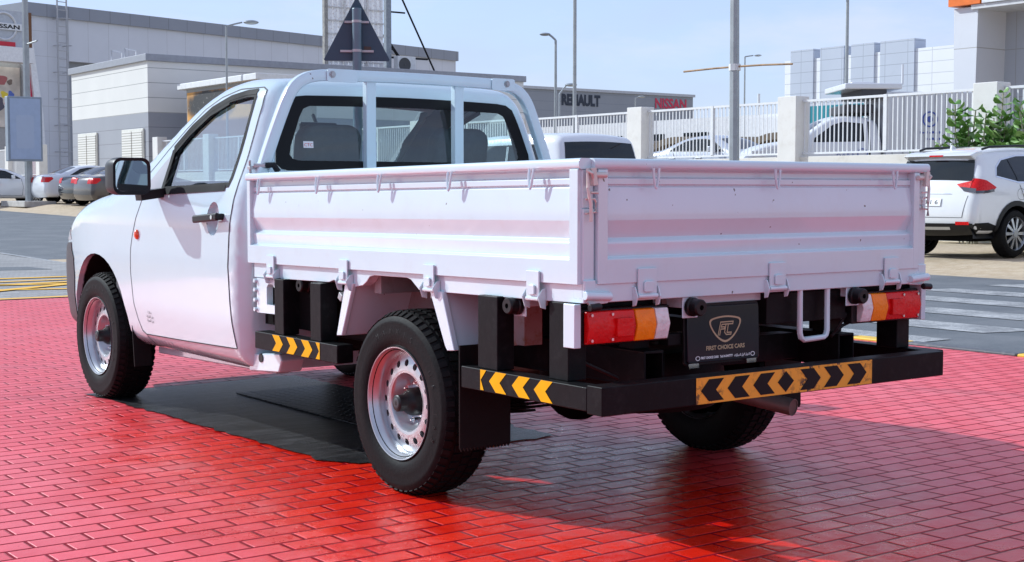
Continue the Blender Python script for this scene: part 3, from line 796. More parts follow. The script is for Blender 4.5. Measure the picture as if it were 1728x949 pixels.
m.tube(chaikin([tuple(p) for p in pth], 0, False) if False else pth, .031, 14)
m.lathe([(.031, 0), (.031, .002), (.027, .002), (.026, -.08)], pth[-1], Vector(pth[-1]) - Vector(pth[-2]), 20)
T('exhaust_pipe', m, mat('sooty_steel', (.16, .145, .13), .5, metal=.5, var=.35))
# white gusset plates round the wheels
for sg in (-1, 1):
    f = lambda p, a: (sg * a, p[0], p[1])
    m = MB(); m.prism([(.413, .775), (.345, .779), (.44, .563), (.485, .559)], f, .835, .855)
    f3 = [(.36, .775), (.445, .563), (.10, .60), (.045, .795)]
    m.prism([(.375, .775), (.462, .561), (.452, .561), (.36, .775)], f, .55, .84)
    g = MB(); g.prism([(.36, .776), (.452, .563), (.16, .588), (.08, .79)], f, .556, .562)
    m.v += []; 
    gp = T('wheel_gusset', m, BEDW, bevel=.006)
    T('gusset_web', g, mat('dull_grey_paint', (.26, .235, .23), .6, var=.12, dirt=(.12, .1, .09), dirt_amt=.5), gp)
    m = MB(); m.prism([(-.205, .782), (-.285, .782), (-.365, .575), (-.318, .571), (-.304, .588)], f, .835, .858)
    m.prism([(-.27, .78), (-.355, .575), (-.345, .575), (-.262, .78)], f, .56, .84)
    gp = T('wheel_gusset', m, BEDW, bevel=.006)
    w = MB(); w.prism([(-.285, .782), (-.37, .585), (-.47, .588), (-.47, .785)], f, .62, .628)
    w.bb(sg * .63, sg * .55, -.475, -.465, .588, .785)
    T('gusset_web', w, mat('rusty_white_panel', (.40, .37, .36), .55, var=.1, dirt=(.28, .13, .03), dirt_amt=.9, scale=9.), gp)
    mf = MB()
    n = 15; x0, x1 = .655, .875
    low = []
    for i in range(n): low += [(x0 + (x1 - x0) * i / n, .238), (x0 + (x1 - x0) * (i + .5) / n, .224)]
    low.append((x1, .238))
    mf.prism(low + [(x1, .60), (x0, .60)], lambda p, a: (sg * p[0], a, p[1]), -.425, -.418)
    T('mud_flap', mf, FLAP)
    ff = MB(); ff.prism([(.775, .46), (.87, .46), (.87, .225), (.775, .225)], lambda p, a: (sg * p[0], a + (p[1] - .2) * .12, p[1]), 2.585, 2.592)
    T('mud_flap', ff, FLAP)
# chevrons
def chev_mb(n, y0, pitch, w, z0, z1, tip, fn, off):
    m = MB(); zc = (z0 + z1) / 2
    for i in range(n):
        y = y0 + i * pitch
        m.add([fn(p, off) for p in ((y, z0), (y + w, z0), (y + w + tip, zc), (y + w, z1), (y, z1), (y + tip, zc))], [(0, 1, 2, 5), (5, 2, 3, 4)])
    return m
for sg in (-1, 1):
    g = MB(); g.bb(sg * .885, sg * .81, .425, 1.155, .452, .527); 
    for y0, y1 in ((.90, .985), (.575, .665)): g.bb(sg * .875, sg * .80, y0, y1, .527, .765)
    g.bb(sg * .80, sg * .5, .90, .985, .70, .765); g.bb(sg * .80, sg * .5, .575, .665, .70, .765)
    go = T('side_guard', g, BLACKM, bevel=.004)
    fn = lambda p, a: (sg * (.8855 + a), p[0], p[1])
    ch = chev_mb(3, .985, -.13, -.062, .456, .525, -.035, fn, .001)
    ch.add([fn(p, .001) for p in ((.60, .457), (.566, .457), (.566, .525), (.60, .525), (.572, .49))], [(0, 1, 2, 3, 4)])
    T('hazard_chevrons', ch, YEL, go)
    g = MB(); g.bb(sg * .885, sg * .81, -1.135, -.447, .457, .533)
    g.bb(sg * .872, sg * .80, -.645, -.53, .533, .785); g.bb(sg * .85, sg * .775, -1.0, -.90, .533, .785)
    g.bb(sg * .80, sg * .44, -.99, -.91, .70, .78)
    go = T('side_guard', g, BLACKM, bevel=.004)
    fn = lambda p, a: (sg * (.8855 + a), p[0], p[1])
    ch = MB(); zc = .497
    for y in (-.655, -.785, -.905):
        ch.add([fn(p, .001) for p in ((y - .06, .462), (y, .462), (y + .038, zc), (y, .532), (y - .06, .532), (y - .022, zc))], [(0, 1, 2, 5), (5, 2, 3, 4)])
    ch.add([fn(p, .001) for p in ((-.585, .462), (-.565, .462), (-.565, .532), (-.60, .532), (-.568, zc))], [(0, 1, 2, 3, 4)])
    T('hazard_chevrons', ch, YEL, go)
m = MB(); m.bb(-.886, .785, -1.21, -1.136, .450, .541)
bo = T('rear_bumper', m, BLACKM, bevel=.004)
fn = lambda p, a: (p[0], -1.2105 - a, p[1])
x0, x1, z0, z1 = -.492, .372, .4525, .5385
T('hazard_sticker', MB().add([fn(p, .001) for p in ((x0, z0), (x1, z0), (x1, z1), (x0, z1))], [(0, 1, 2, 3)]), SCUFF, bo)
ch = MB(); a, b = z0 + .007, z1 - .007; zc = (a + b) / 2; wl = .068; tp = .036
for x in (-.472, -.352, -.232):
    ch.add([fn(p, .002) for p in ((x + tp, a), (x + tp + wl, a), (x + wl, zc), (x + tp + wl, b), (x + tp, b), (x, zc))], [(0, 1, 2, 5), (5, 2, 3, 4)])
ch.add([fn(p, .002) for p in ((-.075, a), (-.035, zc), (-.075, b), (-.115, zc))], [(0, 1, 2, 3)])
for x in (.07, .19, .312):
    ch.add([fn(p, .002) for p in ((x - tp - wl + .03, a), (x - tp + .03, a), (x + .03, zc), (x - tp + .03, b), (x - tp - wl + .03, b), (x - wl + .03, zc))], [(0, 1, 2, 5), (5, 2, 3, 4)])
T('hazard_chevrons', ch, BLK, bo)
# tail lamps
for sg in (-1, 1):
    xo, xi = .842, .458
    lm = MB(); lm.bb(sg * xo, sg * xi, -1.045, -1.0, .648, .766)
    lo = T('tail_lamp', lm, BLACKP, bevel=.006)
    for nm, a, b, mm_, dep in (('red_lens', .825, .628, REDL, .03), ('amber_lens', .626, .542, AMBL, .034), ('clear_lens', .540, .482, CLRL, .034)):
        l = MB(); zc = .707
        l.prism([(-1.045, .654), (-1.045 - dep * .6, .656), (-1.045 - dep, zc), (-1.045 - dep * .6, .758), (-1.045, .760)], lambda p, q: (sg * q, p[0], p[1]), a, b)
        lens = T(nm, l, mm_, lo, bevel=.004)
        if nm == 'red_lens':
            r_ = MB(); r_.bb(sg * .715, sg * .645, -1.084, -1.06, .675, .735); T('reflector', r_, REDL, lo, bevel=.003)
            for xx in (.81, .725):
                for zz in (.667, .748): T('screw', MB().cyl((sg * xx, -1.066, zz), (sg * xx, -1.072, zz), .005, n=8), CHROME, lo)
    T('lamp_bracket', MB().bb(sg * .872, sg * .845, -1.058, -1.0, .645, .785), BEDW, lo, bevel=.003)
    T('lamp_hanger', MB().bb(sg * .49, sg * .475, -1.02, -1.0, .767, .80), BEDW, lo)
# plate
pf = lambda p, a: (p[0], -1.01 - a + (p[1] - .65) * .03, p[1])
m = MB(); m.prism(rrect(-.352, -.008, .556, .748, .012, 3), pf, 0, .012)
po = T('number_plate', m, PLATE, bevel=.003)
fr = MB(); fr.prism(rrect(-.36, -.0, .548, .756, .014, 3), pf, -.008, .002); T('plate_frame', fr, BLACKP, po, bevel=.002)
ta = MB(); ta.prism([(-.352, .541), (-.305, .541), (-.305, .556), (-.352, .556)], pf, .013, .016); ta.prism([(-.075, .541), (-.028, .541), (-.028, .556), (-.075, .556)], pf, .013, .016); T('plate_clip', ta, CHROME, po)
cx0, cz0 = -.175, .672
logo = chaikin([(-.078, .028), (-.05, .036), (0, .041), (.05, .036), (.078, .028), (.074, .005), (.045, -.032), (.012, -.052), (-.012, -.052), (-.045, -.032), (-.074, .005)], 2)
lm = MB(); n = len(logo)
lm.add([pf((cx0 + p[0], cz0 + p[1]), .0135) for p in logo] + [pf((cx0 + p[0] * .90, cz0 + p[1] * .86), .0135) for p in logo], [(i, (i + 1) % n, n + (i + 1) % n, n + i) for i in range(n)])
def stroke(mb, pts, w):
    P = np.array(pts, float)
    for i in range(len(P) - 1):
        d = P[i + 1] - P[i]; d /= np.hypot(*d); nn = np.array([-d[1], d[0]]) * w / 2; e = d * w / 2
        q = [P[i] - nn - e, P[i + 1] - nn + e, P[i + 1] + nn + e, P[i] + nn - e]
        mb.add([pf((cx0 + a[0], cz0 + a[1]), .0136 + i * .00004) for a in q], [(0, 1, 2, 3)])
stroke(lm, [(-.035, -.026), (-.022, .018), (.038, .018), (.036, .010), (-.016, .010), (-.020, .001), (-.004, .001), (-.005, -.006), (-.022, -.006), (-.028, -.026)], .0038)
stroke(lm, [(.003, .008), (-.004, -.018), (.004, -.026), (.026, -.026), (.028, -.019), (.008, -.019), (.014, .008)], .0038)
T('plate_emblem', lm, GOLD, po)
t = text_mb('FIRST CHOICE CARS', .02, lambda x, y: pf((cx0 + x, .597 + y), .0135), width=.185, bold=.0006); T('plate_lettering', t, GOLD, po)
ar = AR(0xFE8D, 0xFEDF, 0xFEA8, 0xFEF4, 0xFE8E, 0xFEAD, 32, 0xFE8D, 0xFEFB, 0xFEED, 0xFEDD, 32, 0xFEDF, 0xFEE0, 0xFEB4, 0xFEF4, 0xFE8E, 0xFEAD, 0xFE8D, 0xFE95)
t = text_mb('FIRST CHOICE CARS   Tel: 04-3447777   ' + ar, .011, lambda x, y: pf((cx0 + x, .5685 + y), .0135), width=.235, bold=.0005)
for sx in (-.132, .132):
    o = [(sx + .011 * math.cos(R(a)), .572 + .008 * math.sin(R(a))) for a in range(0, 360, 20)]; n = len(o)
    t.add([pf((cx0 + p[0], p[1]), .0135) for p in o] + [pf((cx0 + sx + (p[0] - sx) * .7, .572 + (p[1] - .572) * .7), .0135) for p in o], [(i, (i + 1) % n, n + (i + 1) % n, n + i) for i in range(n)])
T('plate_lettering', t, WHT, po)
m = MB(); m.bb(-.40, .03, -1.0, -.985, .755, .792); m.bb(-.30, -.05, -.985, -.97, .70, .76); T('plate_bracket', m, BEDW, bevel=.003)
m = MB(); m.tube(chaikin([(.158, -1.06, .80), (.160, -1.06, .60), (.306, -1.06, .606), (.302, -1.06, .80)], 0) if False else [(.158, -1.06, .80), (.160, -1.06, .635), (.166, -1.06, .618), (.180, -1.06, .609), (.285, -1.06, .612), (.298, -1.06, .62), (.304, -1.06, .637), (.302, -1.06, .80)], .0105, 10, Vector((0, 1, 0)))
T('step_loop', m, BEDW)
for c, d in (((-.382, -1.075, .755), (0, -1, 0)), ((.435, -1.075, .757), (0, -1, 0)), ((-.825, -.695, .757), (-1, 0, 0)), ((-.80, .82, .743), (-1, 0, 0)), ((.825, -.695, .757), (1, 0, 0)), ((.80, .82, .743), (1, 0, 0))):
    d = Vector(d); c = Vector(c)
    m = MB(); m.lathe([(0, .03), (.009, .03), (.009, .045), (.024, .045), (.028, .04), (.028, .012), (.032, .008), (.032, -.005), (.02, -.01)], c, d, 24)
    b_ = T('rubber_buffer', m, BLACKP)
    br = MB(); p = c - d * .012; 
    br.box(p + Vector((0, 0, .0)), (.07 if d.x == 0 else .006, .006 if d.x == 0 else .07, .075)); br.box(p - d * .05 + Vector((0, 0, .02)), (.05 if d.x == 0 else .1, .1 if d.x == 0 else .05, .05))
    T('buffer_bracket', br, BEDW, b_, bevel=.004)
m = MB(); 
m.prism([(1.20, .755), (.985, .757), (.985, .64), (1.0, .607), (1.20, .602)], lambda p, a: (-a, p[0], p[1]), .845, .848)
# plate with a window opening (light box) behind the cab
for sg in (-1, 1):
    outer = [(1.20, .757), (.985, .757), (.985, .625), (1.0, .608), (1.20, .604)]
    hole = [(1.105, .72), (1.09, .735), (1.05, .735), (1.03, .72), (1.03, .645), (1.105, .645)]
    q = fill(outer, .05, [], [hole]); mb_ = tri_mb(q[''], lambda P: [(sg * .85, p[0], p[1]) for p in P])
    n = len(hole); mb_.add([(sg * .85, p[0], p[1]) for p in hole] + [(sg * .82, p[0], p[1]) for p in hole], [(i, (i + 1) % n, n + (i + 1) % n, n + i) for i in range(n)])
    n = len(outer); mb_.add([(sg * .85, p[0], p[1]) for p in outer] + [(sg * .83, p[0], p[1]) for p in outer], [(i, (i + 1) % n, n + (i + 1) % n, n + i) for i in range(n)])
    for z in (.745, .705, .66, .618): mb_.cyl((sg * .85, 1.205, z), (sg * .862, 1.205, z), .009, n=8)
    T('mounting_plate', mb_, BEDW)
m = MB(); m.bb(-.80, -.55, .78, 1.22, .55, .76); T('tool_box', m, DARK)
fc = MB(); fc.cyl((-.80, .50, .715), (-.755, .47, .70), .028, n=10); fc.box((-.81, .49, .715), (.05, .03, .03), Matrix.Rotation(.5, 3, 'X')); fc.cyl((-.77, .45, .70), (-.76, .45, .70), .04)
T('filler_cap', fc, STEEL, bevel=.004)
cb = MB(); cb.tube([(.47, -1.02, .70), (.43, -1.0, .63), (.42, -.98, .60), (.46, -1.0, .64), (.50, -1.02, .66)], .006)
T('lamp_cable', MB().tube([(-.86, -1.0, .66), (-.80, -.98, .6), (-.6, -.95, .52)], .006), BLACKP)
T('lamp_cable', cb, BLACKP)
# ---- wheels
def wheel(x, y, sg, tyre_r=.347):
    """outer face at sg*x"""
    root_c = Vector((sg * x, y, .345)); ax = Vector((sg, 0, 0))
    t = MB()
    prof = [(.20, -.195), (.215, -.205), (.25, -.213), (.30, -.21), (.325, -.195), (.338, -.175), (.3435, -.15), (.3465, -.10), (.3435, -.045), (.338, -.022), (.327, -.002), (.312, .006), (.305, .0075), (.300, .0068), (.27, .010), (.243, .008), (.225, .002), (.213, -.006), (.20, -.012)]
    t.lathe(prof, root_c, ax, 72)
    q = ax.to_track_quat('Z', 'Y')
    n = 58
    for i in range(n):
        for (h, w, l, dz, ph) in ((-.016, .030, .020, .3355, 0), (-.058, .034, .026, .3455, .5), (-.10, .03, .026, .347, 0), (-.142, .034, .026, .3455, .5), (-.184, .030, .020, .3355, 0)):
            a = 2 * math.pi * (i + ph) / n
            M = Matrix.Translation(root_c) @ q.to_matrix().to_4x4() @ Matrix.Rotation(a, 4, 'Z') @ Matrix.Translation((dz - .002, 0, h))
            tilt = Matrix.Rotation((-.55 if h > -.03 else .55 if h < -.17 else 0), 3, 'Y')
            b = MB().box((0, 0, 0), (.012, l, w), tilt)
            t.add([M @ Vector(p) for p in b.v], b.f)
    wo_ = T('wheel', t, RUBBER, smooth=30)
    r_ = MB()
    r_.lathe([(.205, -.20), (.198, -.19), (.185, -.12), (.186, -.05), (.193, -.02), (.203, -.012), (.209, .003), (.2125, .004), (.2125, -.004), (.207, -.006)], root_c, ax, 64)
    # disc with a ring of holes
    holes = [[(.150 * math.cos(a) + .0135 * math.cos(b), .150 * math.sin(a) + .0135 * math.sin(b)) for b in np.linspace(0, 2 * math.pi, 12, False)] for a in np.linspace(0, 2 * math.pi, 16, False)]
    inner = circ(.122, 40)
    q2 = fill(circ(.188, 72), .022, [], holes + [inner])
    def pos(P, h=0):
        out = []
        for a, b in P:
            rr = math.hypot(a, b); z = -.052 + .014 * math.cos((rr - .125) / .06 * 1.6) + h
            out.append(root_c + q @ Vector((a, b, z)))
        return out
    tri_mb(q2[''], pos, r_)
    for hl in holes:
        n = len(hl); r_.add(pos(hl) + pos(hl, -.02), [(i, (i + 1) % n, n + (i + 1) % n, n + i) for i in range(n)])
    r_.lathe([(.122, -.0381), (.112, -.040), (.104, -.052), (.098, -.085), (.085, -.098), (.045, -.10)], root_c, ax, 48)
    ro = T('rim', r_, RIM, wo_, smooth=40)
    T('brake_drum', MB().lathe([(.0, -.115), (.18, -.115), (.18, -.20)], root_c, ax, 32), DARK, wo_)
    h = MB(); h.lathe([(.0, .006), (.026, .006), (.031, .002), (.033, -.03), (.045, -.045), (.052, -.06), (.054, -.10)], root_c, ax, 32)
    hc = T('hub_cap', h, BLACKP, wo_, smooth=40)
    T('hub_emblem', MB().lathe([(.008, .0065), (.018, .0075), (.020, .0065)], root_c, ax, 16), GREYP, hc)
    for k in range(6):
        a = 2 * math.pi * k / 6 + .35; p = root_c + q @ Vector((.072 * math.cos(a), .072 * math.sin(a), -.10))
        T('wheel_nut', MB().cyl(p, p + ax * .022, .0105, n=6).cyl(p + ax * .022, p + ax * .035, .0085, .003, n=8), CHROME, wo_)
    # raised sidewall lettering
    lt = MB()
    for word, a0 in (('MAXXIS', 118), ('UE-168', 30)):
        for i, chx in enumerate(word):
            a = R(a0 - i * 10.5 * (1 if True else -1))
            def fnn(u, v, a=a):
                rr = .262 + v; th = a - u / rr
                zz = .0095 if rr < .28 else .0075
                p3 = Vector((rr * math.cos(th) * 1, rr * math.sin(th), zz + .0016))
                # text seen from outside: build in wheel plane with y as forward
                return root_c + Vector((sg * p3.z, sg * p3.x, p3.y))
            g = text_mb(chx, .030, fnn); lt.add(g.v, g.f)
    T('tyre_lettering', lt, mat('tyre_letter_rubber', (.017, .017, .017), .5, spec=.2), wo_)
    return wo_
for (x, y) in ((.868, 0.0), (.880, 3.095)):
    for sg in (-1, 1): wheel(x, y, sg)
# ------------------------------------------------------------------ GROUND
def gsheet(name, poly, dz, m, res=2.0, kind='structure', hfun=ground, parent=None):
    q = fill(poly, res)
    mb = tri_mb(q[''], lambda P: [(p[0], p[1], hfun(p[0], p[1]) + dz) for p in P])
    me = obj(name, mb, m, parent, smooth=60)
    for p in me.data.polygons:
        if p.normal.z < 0: p.flip()
    if kind: me['kind'] = kind
    return me
def gmat(name, build):
    m = bpy.data.materials.new(name); nt, b, o = nodes(m)
    g = nt.nodes.new('ShaderNodeNewGeometry')
    build(nt, b, g.outputs['Position']); return m
def bump(nt, b, h, strength=.5, dist=.01, prev=None):
    n = nt.nodes.new('ShaderNodeBump'); n.inputs['Strength'].default_value = strength; n.inputs['Distance'].default_value = dist
    nt.links.new(h, n.inputs['Height'])
    if prev: nt.links.new(prev, n.inputs['Normal'])
    nt.links.new(n.outputs['Normal'], b.inputs['Normal']); return n.outputs['Normal']
def brickcoords(nt, pos, ox, oy):
    v = nt.nodes.new('ShaderNodeVectorMath'); v.operation = 'ADD'; v.inputs[1].default_value = (ox, oy, 0)
    nt.links.new(pos, v.inputs[0]); return v.outputs[0]
def brick(nt, vec, w, h, mort, smooth, c1, c2, cm, bias=0.):
    n = nt.nodes.new('ShaderNodeTexBrick'); n.offset = .5; n.offset_frequency = 2; n.squash = 1
    n.inputs['Scale'].default_value = 1; n.inputs['Brick Width'].default_value = w; n.inputs['Row Height'].default_value = h
    n.inputs['Mortar Size'].default_value = mort; n.inputs['Mortar Smooth'].default_value = smooth; n.inputs['Bias'].default_value = bias
    for k, c in (('Color1', c1), ('Color2', c2), ('Mortar', cm)): n.inputs[k].default_value = (*c, 1)
    nt.links.new(vec, n.inputs['Vector']); return n
def b_paving(nt, b, pos):
    v = brickcoords(nt, pos, 20 - .097 + .187 * 8, 20 + 1.331)
    # a slight waver so the courses are not ruler straight
    wv = nt.nodes.new('ShaderNodeTexNoise'); wv.inputs['Scale'].default_value = 2.2; nt.links.new(pos, wv.inputs['Vector'])
    sc = nt.nodes.new('ShaderNodeVectorMath'); sc.operation = 'MULTIPLY_ADD'; sc.inputs[1].default_value = (.004, .004, 0)
    nt.links.new(wv.outputs['Color'], sc.inputs[0]); nt.links.new(v, sc.inputs[2]); v = sc.outputs[0]
    br = brick(nt, v, .187, .1035, .0058, .12, (0, 0, 0), (1, 1, 1), (.5, .5, .5))
    be = brick(nt, v, .187, .1035, .0112, .9, (0, 0, 0), (1, 1, 1), (.5, .5, .5))
    n_big = noise(nt, pos, .55, 4, .6); n_mid = noise(nt, pos, 4.5, 6, .62); n_fine = noise(nt, pos, 190, 3, .7); n_grit = noise(nt, pos, 75, 4, .7)
    sep = nt.nodes.new('ShaderNodeSeparateXYZ'); nt.links.new(pos, sep.inputs[0])
    # worn paint: dusty pink with painted sun sheen, deep red washed around the truck
    ex = mth(nt, 'DIVIDE', mth(nt, 'ADD', sep.outputs['X'], .58), 1.35); ey = mth(nt, 'DIVIDE', mth(nt, 'ADD', sep.outputs['Y'], .2), 2.9)
    rad = mth(nt, 'SQRT', mth(nt, 'ADD', mth(nt, 'MULTIPLY', ex, ex), mth(nt, 'MULTIPLY', ey, ey)))
    rad = mth(nt, 'ADD', rad, mth(nt, 'MULTIPLY', mth(nt, 'SUBTRACT', n_mid, .5), .9))
    wet = ramp(nt, rad, 1.25, .45)
    bv = mth(nt, 'MULTIPLY', nt_sep(nt, br.outputs['Color']), 1.0)
    dry_sheen = mixc(nt, bv, (.70, .060, .078), (.88, .105, .132))
    dry_sheen = mixc(nt, ramp(nt, n_mid, .35, .75), dry_sheen, (.76, .08, .10))
    dry_sheen = mixc(nt, mth(nt, 'MULTIPLY', ramp(nt, n_big, .45, .75), .45), dry_sheen, (.82, .19, .22))
    wetc = mixc(nt, bv, (.66, .010, .003), (.84, .026, .008))
    col = mixc(nt, wet, dry_sheen, wetc)
    # worn grit: grey flecks of bare concrete
    fl = mth(nt, 'MULTIPLY', ramp(nt, n_fine, .60, .70), ramp(nt, n_grit, .42, .62))
    fl = mth(nt, 'MULTIPLY', fl, .6)
    col = mixc(nt, fl, col, (.34, .16, .17))
    dk = mth(nt, 'MULTIPLY', ramp(nt, noise(nt, pos, 120, 4, .75), .60, .70), .5)
    col = mixc(nt, dk, col, (.10, .02, .025))
    # faint dark tyre tracks swinging across the courses
    for rad_ in (8.75, 10.15):
        dx = mth(nt, 'ADD', sep.outputs['X'], 6.); dy = mth(nt, 'ADD', sep.outputs['Y'], 4.)
        rr_ = mth(nt, 'SQRT', mth(nt, 'ADD', mth(nt, 'MULTIPLY', dx, dx), mth(nt, 'MULTIPLY', dy, dy)))
        k_ = ramp(nt, mth(nt, 'ABSOLUTE', mth(nt, 'SUBTRACT', rr_, rad_)), .11, .05)
        col = mixc(nt, mth(nt, 'MULTIPLY', mth(nt, 'MULTIPLY', k_, ramp(nt, n_mid, .35, .65)), .28), col, (.07, .03, .045))
    sd_ = mth(nt, 'MULTIPLY', ramp(nt, noise(nt, pos, 1.7, 5, .65), .56, .72), .22)
    col = mixc(nt, sd_, col, (.55, .27, .24))
    col = mixc(nt, br.outputs['Fac'], col, (.27, .003, .014))
    nt.links.new(col, b.inputs['Base Color'])
    rg = mth(nt, 'ADD', ramp(nt, n_mid, .3, .75, .34, .46), mth(nt, 'MULTIPLY', wet, -.17))
    nt.links.new(mth(nt, 'ADD', rg, mth(nt, 'MULTIPLY', n_grit, .08)), b.inputs['Roughness'])
    b.inputs['Specular IOR Level'].default_value = .75
    h = mth(nt, 'SUBTRACT', 1.0, be.outputs['Fac'])
    h = mth(nt, 'ADD', h, mth(nt, 'MULTIPLY', n_grit, .12))
    h = mth(nt, 'ADD', h, mth(nt, 'MULTIPLY', bv, .35))
    h2 = mth(nt, 'ADD', mth(nt, 'MULTIPLY', n_fine, .35), mth(nt, 'MULTIPLY', n_mid, .8))
    h2 = mth(nt, 'ADD', h2, mth(nt, 'MULTIPLY', noise(nt, pos, 7.0, 2, .5), 4.0))
    p = bump(nt, b, h2, .35, .007)
    bump(nt, b, h, .66, .0085, p)
    nt.links.new(mth(nt, 'MULTIPLY', mth(nt, 'SUBTRACT', 1.0, mth(nt, 'MULTIPLY', br.outputs['Fac'], .9)), mth(nt, 'ADD', .62, mth(nt, 'MULTIPLY', wet, -.2))), b.inputs['Specular IOR Level'])
def nt_sep(nt, c):
    s = nt.nodes.new('ShaderNodeSeparateColor'); nt.links.new(c, s.inputs[0]); return s.outputs[0]
PAVING = gmat('red_painted_pavers', b_paving)
def b_asphalt(nt, b, pos):
    n1 = noise(nt, pos, 220, 3, .8); n2 = noise(nt, pos, 1.2, 5, .6); n3 = noise(nt, pos, 55, 4, .7)
    c = mixc(nt, ramp(nt, n1, .35, .75), (.07, .08, .09), (.20, .215, .225))
    c = mixc(nt, mth(nt, 'MULTIPLY', ramp(nt, n2, .4, .7), .5), c, (.20, .205, .21))
    c = mixc(nt, mth(nt, 'MULTIPLY', ramp(nt, n3, .62, .7), .5), c, (.30, .29, .28))
    nt.links.new(c, b.inputs['Base Color']); b.inputs['Roughness'].default_value = .75
    bump(nt, b, mth(nt, 'ADD', n1, n3), .35, .006)
ASPH = gmat('grey_asphalt', b_asphalt)
def b_zebra(nt, b, pos):
    n1 = noise(nt, pos, 130, 4, .8); n2 = noise(nt, pos, 3.0, 5, .6); n3 = noise(nt, pos, 22, 5, .7)
    w = ramp(nt, mth(nt, 'ADD', mth(nt, 'MULTIPLY', n1, .75), mth(nt, 'ADD', mth(nt, 'MULTIPLY', n2, .35), mth(nt, 'MULTIPLY', n3, .3))), .58, .76)
    c = mixc(nt, w, (.56, .56, .545), (.17, .175, .18))
    nt.links.new(c, b.inputs['Base Color']); b.inputs['Roughness'].default_value = .7
    bump(nt, b, n1, .3, .005)
ZEB = gmat('worn_white_road_paint', b_zebra)
def b_yel(nt, b, pos):
    n1 = noise(nt, pos, 60, 5, .75)
    c = mixc(nt, ramp(nt, n1, .55, .72), (.86, .46, .02), (.40, .32, .17))
    nt.links.new(c, b.inputs['Base Color']); b.inputs['Roughness'].default_value = .6
YPAINT = gmat('worn_yellow_road_paint', b_yel)
def b_grey(nt, b, pos):
    v = brickcoords(nt, pos, 40, 40)
    br = brick(nt, v, .22, .11, .006, .1, (.27, .262, .25), (.36, .35, .335), (.15, .145, .14))
    n2 = noise(nt, pos, .8, 6, .65)
    c = mixc(nt, mth(nt, 'MULTIPLY', ramp(nt, n2, .42, .7), .7), br.outputs['Color'], (.20, .195, .19))
    nt.links.new(c, b.inputs['Base Color']); b.inputs['Roughness'].default_value = .75
    bump(nt, b, mth(nt, 'SUBTRACT', 1., br.outputs['Fac']), .5, .006)
GREYPAVE = gmat('grey_pavers', b_grey)
def b_sand(nt, b, pos):
    n1 = noise(nt, pos, 6, 8, .7); n2 = noise(nt, pos, .5, 5, .6); n3 = noise(nt, pos, 50, 5, .75)
    c = mixc(nt, ramp(nt, n1, .35, .7), (.52, .40, .27), (.62, .51, .37))
    c = mixc(nt, mth(nt, 'MULTIPLY', ramp(nt, n2, .45, .7), .6), c, (.46, .38, .29))
    c = mixc(nt, mth(nt, 'MULTIPLY', ramp(nt, n3, .62, .72), .6), c, (.26, .21, .16))
    nt.links.new(c, b.inputs['Base Color']); b.inputs['Roughness'].default_value = .9; b.inputs['Specular IOR Level'].default_value = .2
    bump(nt, b, mth(nt, 'ADD', n1, mth(nt, 'MULTIPLY', n3, .6)), .7, .04)
SAND = gmat('sandy_ground', b_sand)
def rect(x0, x1, y0, y1): return [(x0, y0), (x1, y0), (x1, y1), (x0, y1)]
# base ground to the horizon: fine near, coarse far
def base_ground():
    xs = [-1500, -400, -120, -40, -20, -8, 0, 4, 8, 12] + [12.2 + .3 * i for i in range(10)] + [16, 17.5, 19.88, 19.92, 24, 30, 60, 150, 400, 1500]
    ys = [-1500, -400, -100, -40, -20] + list(range(-12, 84, 4)) + [100, 200, 500, 1500]
    mb = MB(); n = len(ys)
    mb.add([(x, y, ground(x, y) - .006) for x in xs for y in ys], [(i * n + j, (i + 1) * n + j, (i + 1) * n + j + 1, i * n + j + 1) for i in range(len(xs) - 1) for j in range(n - 1)])
    o = obj('ground', mb, SAND, smooth=40); o['kind'] = 'structure'; return o
base_ground()
gsheet('brick_paving', rect(-40, 4.90, -20, 10.47), .004, PAVING, 5)
gsheet('asphalt_road', [(5.05, -60), (12.4, -60), (12.43, 0), (12.36, 8), (12.45, 20), (12.4, 90), (4.02, 90), (4.02, 16.0), (5.05, 12.0)], .002, ASPH, 2.5)
gsheet('grey_pavement', [(-40, 10.52), (4.9, 10.52), (4.9, 12.0), (3.9, 16), (3.9, 90), (-40, 90)], .002, GREYPAVE, 4)
gsheet('asphalt_patch', [(-40, 16.2), (2.6, 16.1), (3.2, 16.0), (3.1, 17.2), (2.6, 17.7), (-40, 17.9)], .006, ASPH, 3)
gsheet('asphalt_patch', [(-40, 20.2), (3.4, 20.3), (3.88, 20.8), (3.86, 21.6), (-40, 21.8)], .006, ASPH, 3)
gsheet('edge_line', rect(3.90, 4.02, 14, 90), .008, ZEB, 4)
for i, x in enumerate((5.2, 6.36, 7.58, 8.8, 10.0, 11.3)):
    gsheet('zebra_stripe', [(x - .28, 2.1 + (.25 if i % 2 else .1)), (x + .28, 2.2), (x + .28, 5.7), (x - .25, 5.85)], .007, ZEB, .5)
# yellow box hatching
yl = [((-6, 10.56), (4.8, 10.56), .10), ((-6, 14.3), (2.75, 14.1), .13), ((-3, 13.9), (4.2, 12.2), .11), ((.2, 11.2), (4.8, 14.3), .12), ((.2, 12.4), (3.6, 11.2), .11), ((-4, 11.0), (.9, 14.2), .12), ((-6, 12.0), (4.0, 13.2), .11), ((-6, 13.2), (3.2, 13.5), .10)]
for (a, c, w) in yl:
    a = Vector(a); c = Vector(c); d = (c - a).normalized(); nn = Vector((-d.y, d.x)) * w * .7
    gsheet('yellow_line', [tuple(a + nn), tuple(a - nn), tuple(c - nn), tuple(c + nn)], .010 + .001 * len(bpy.data.objects) % .004, YPAINT, 2)
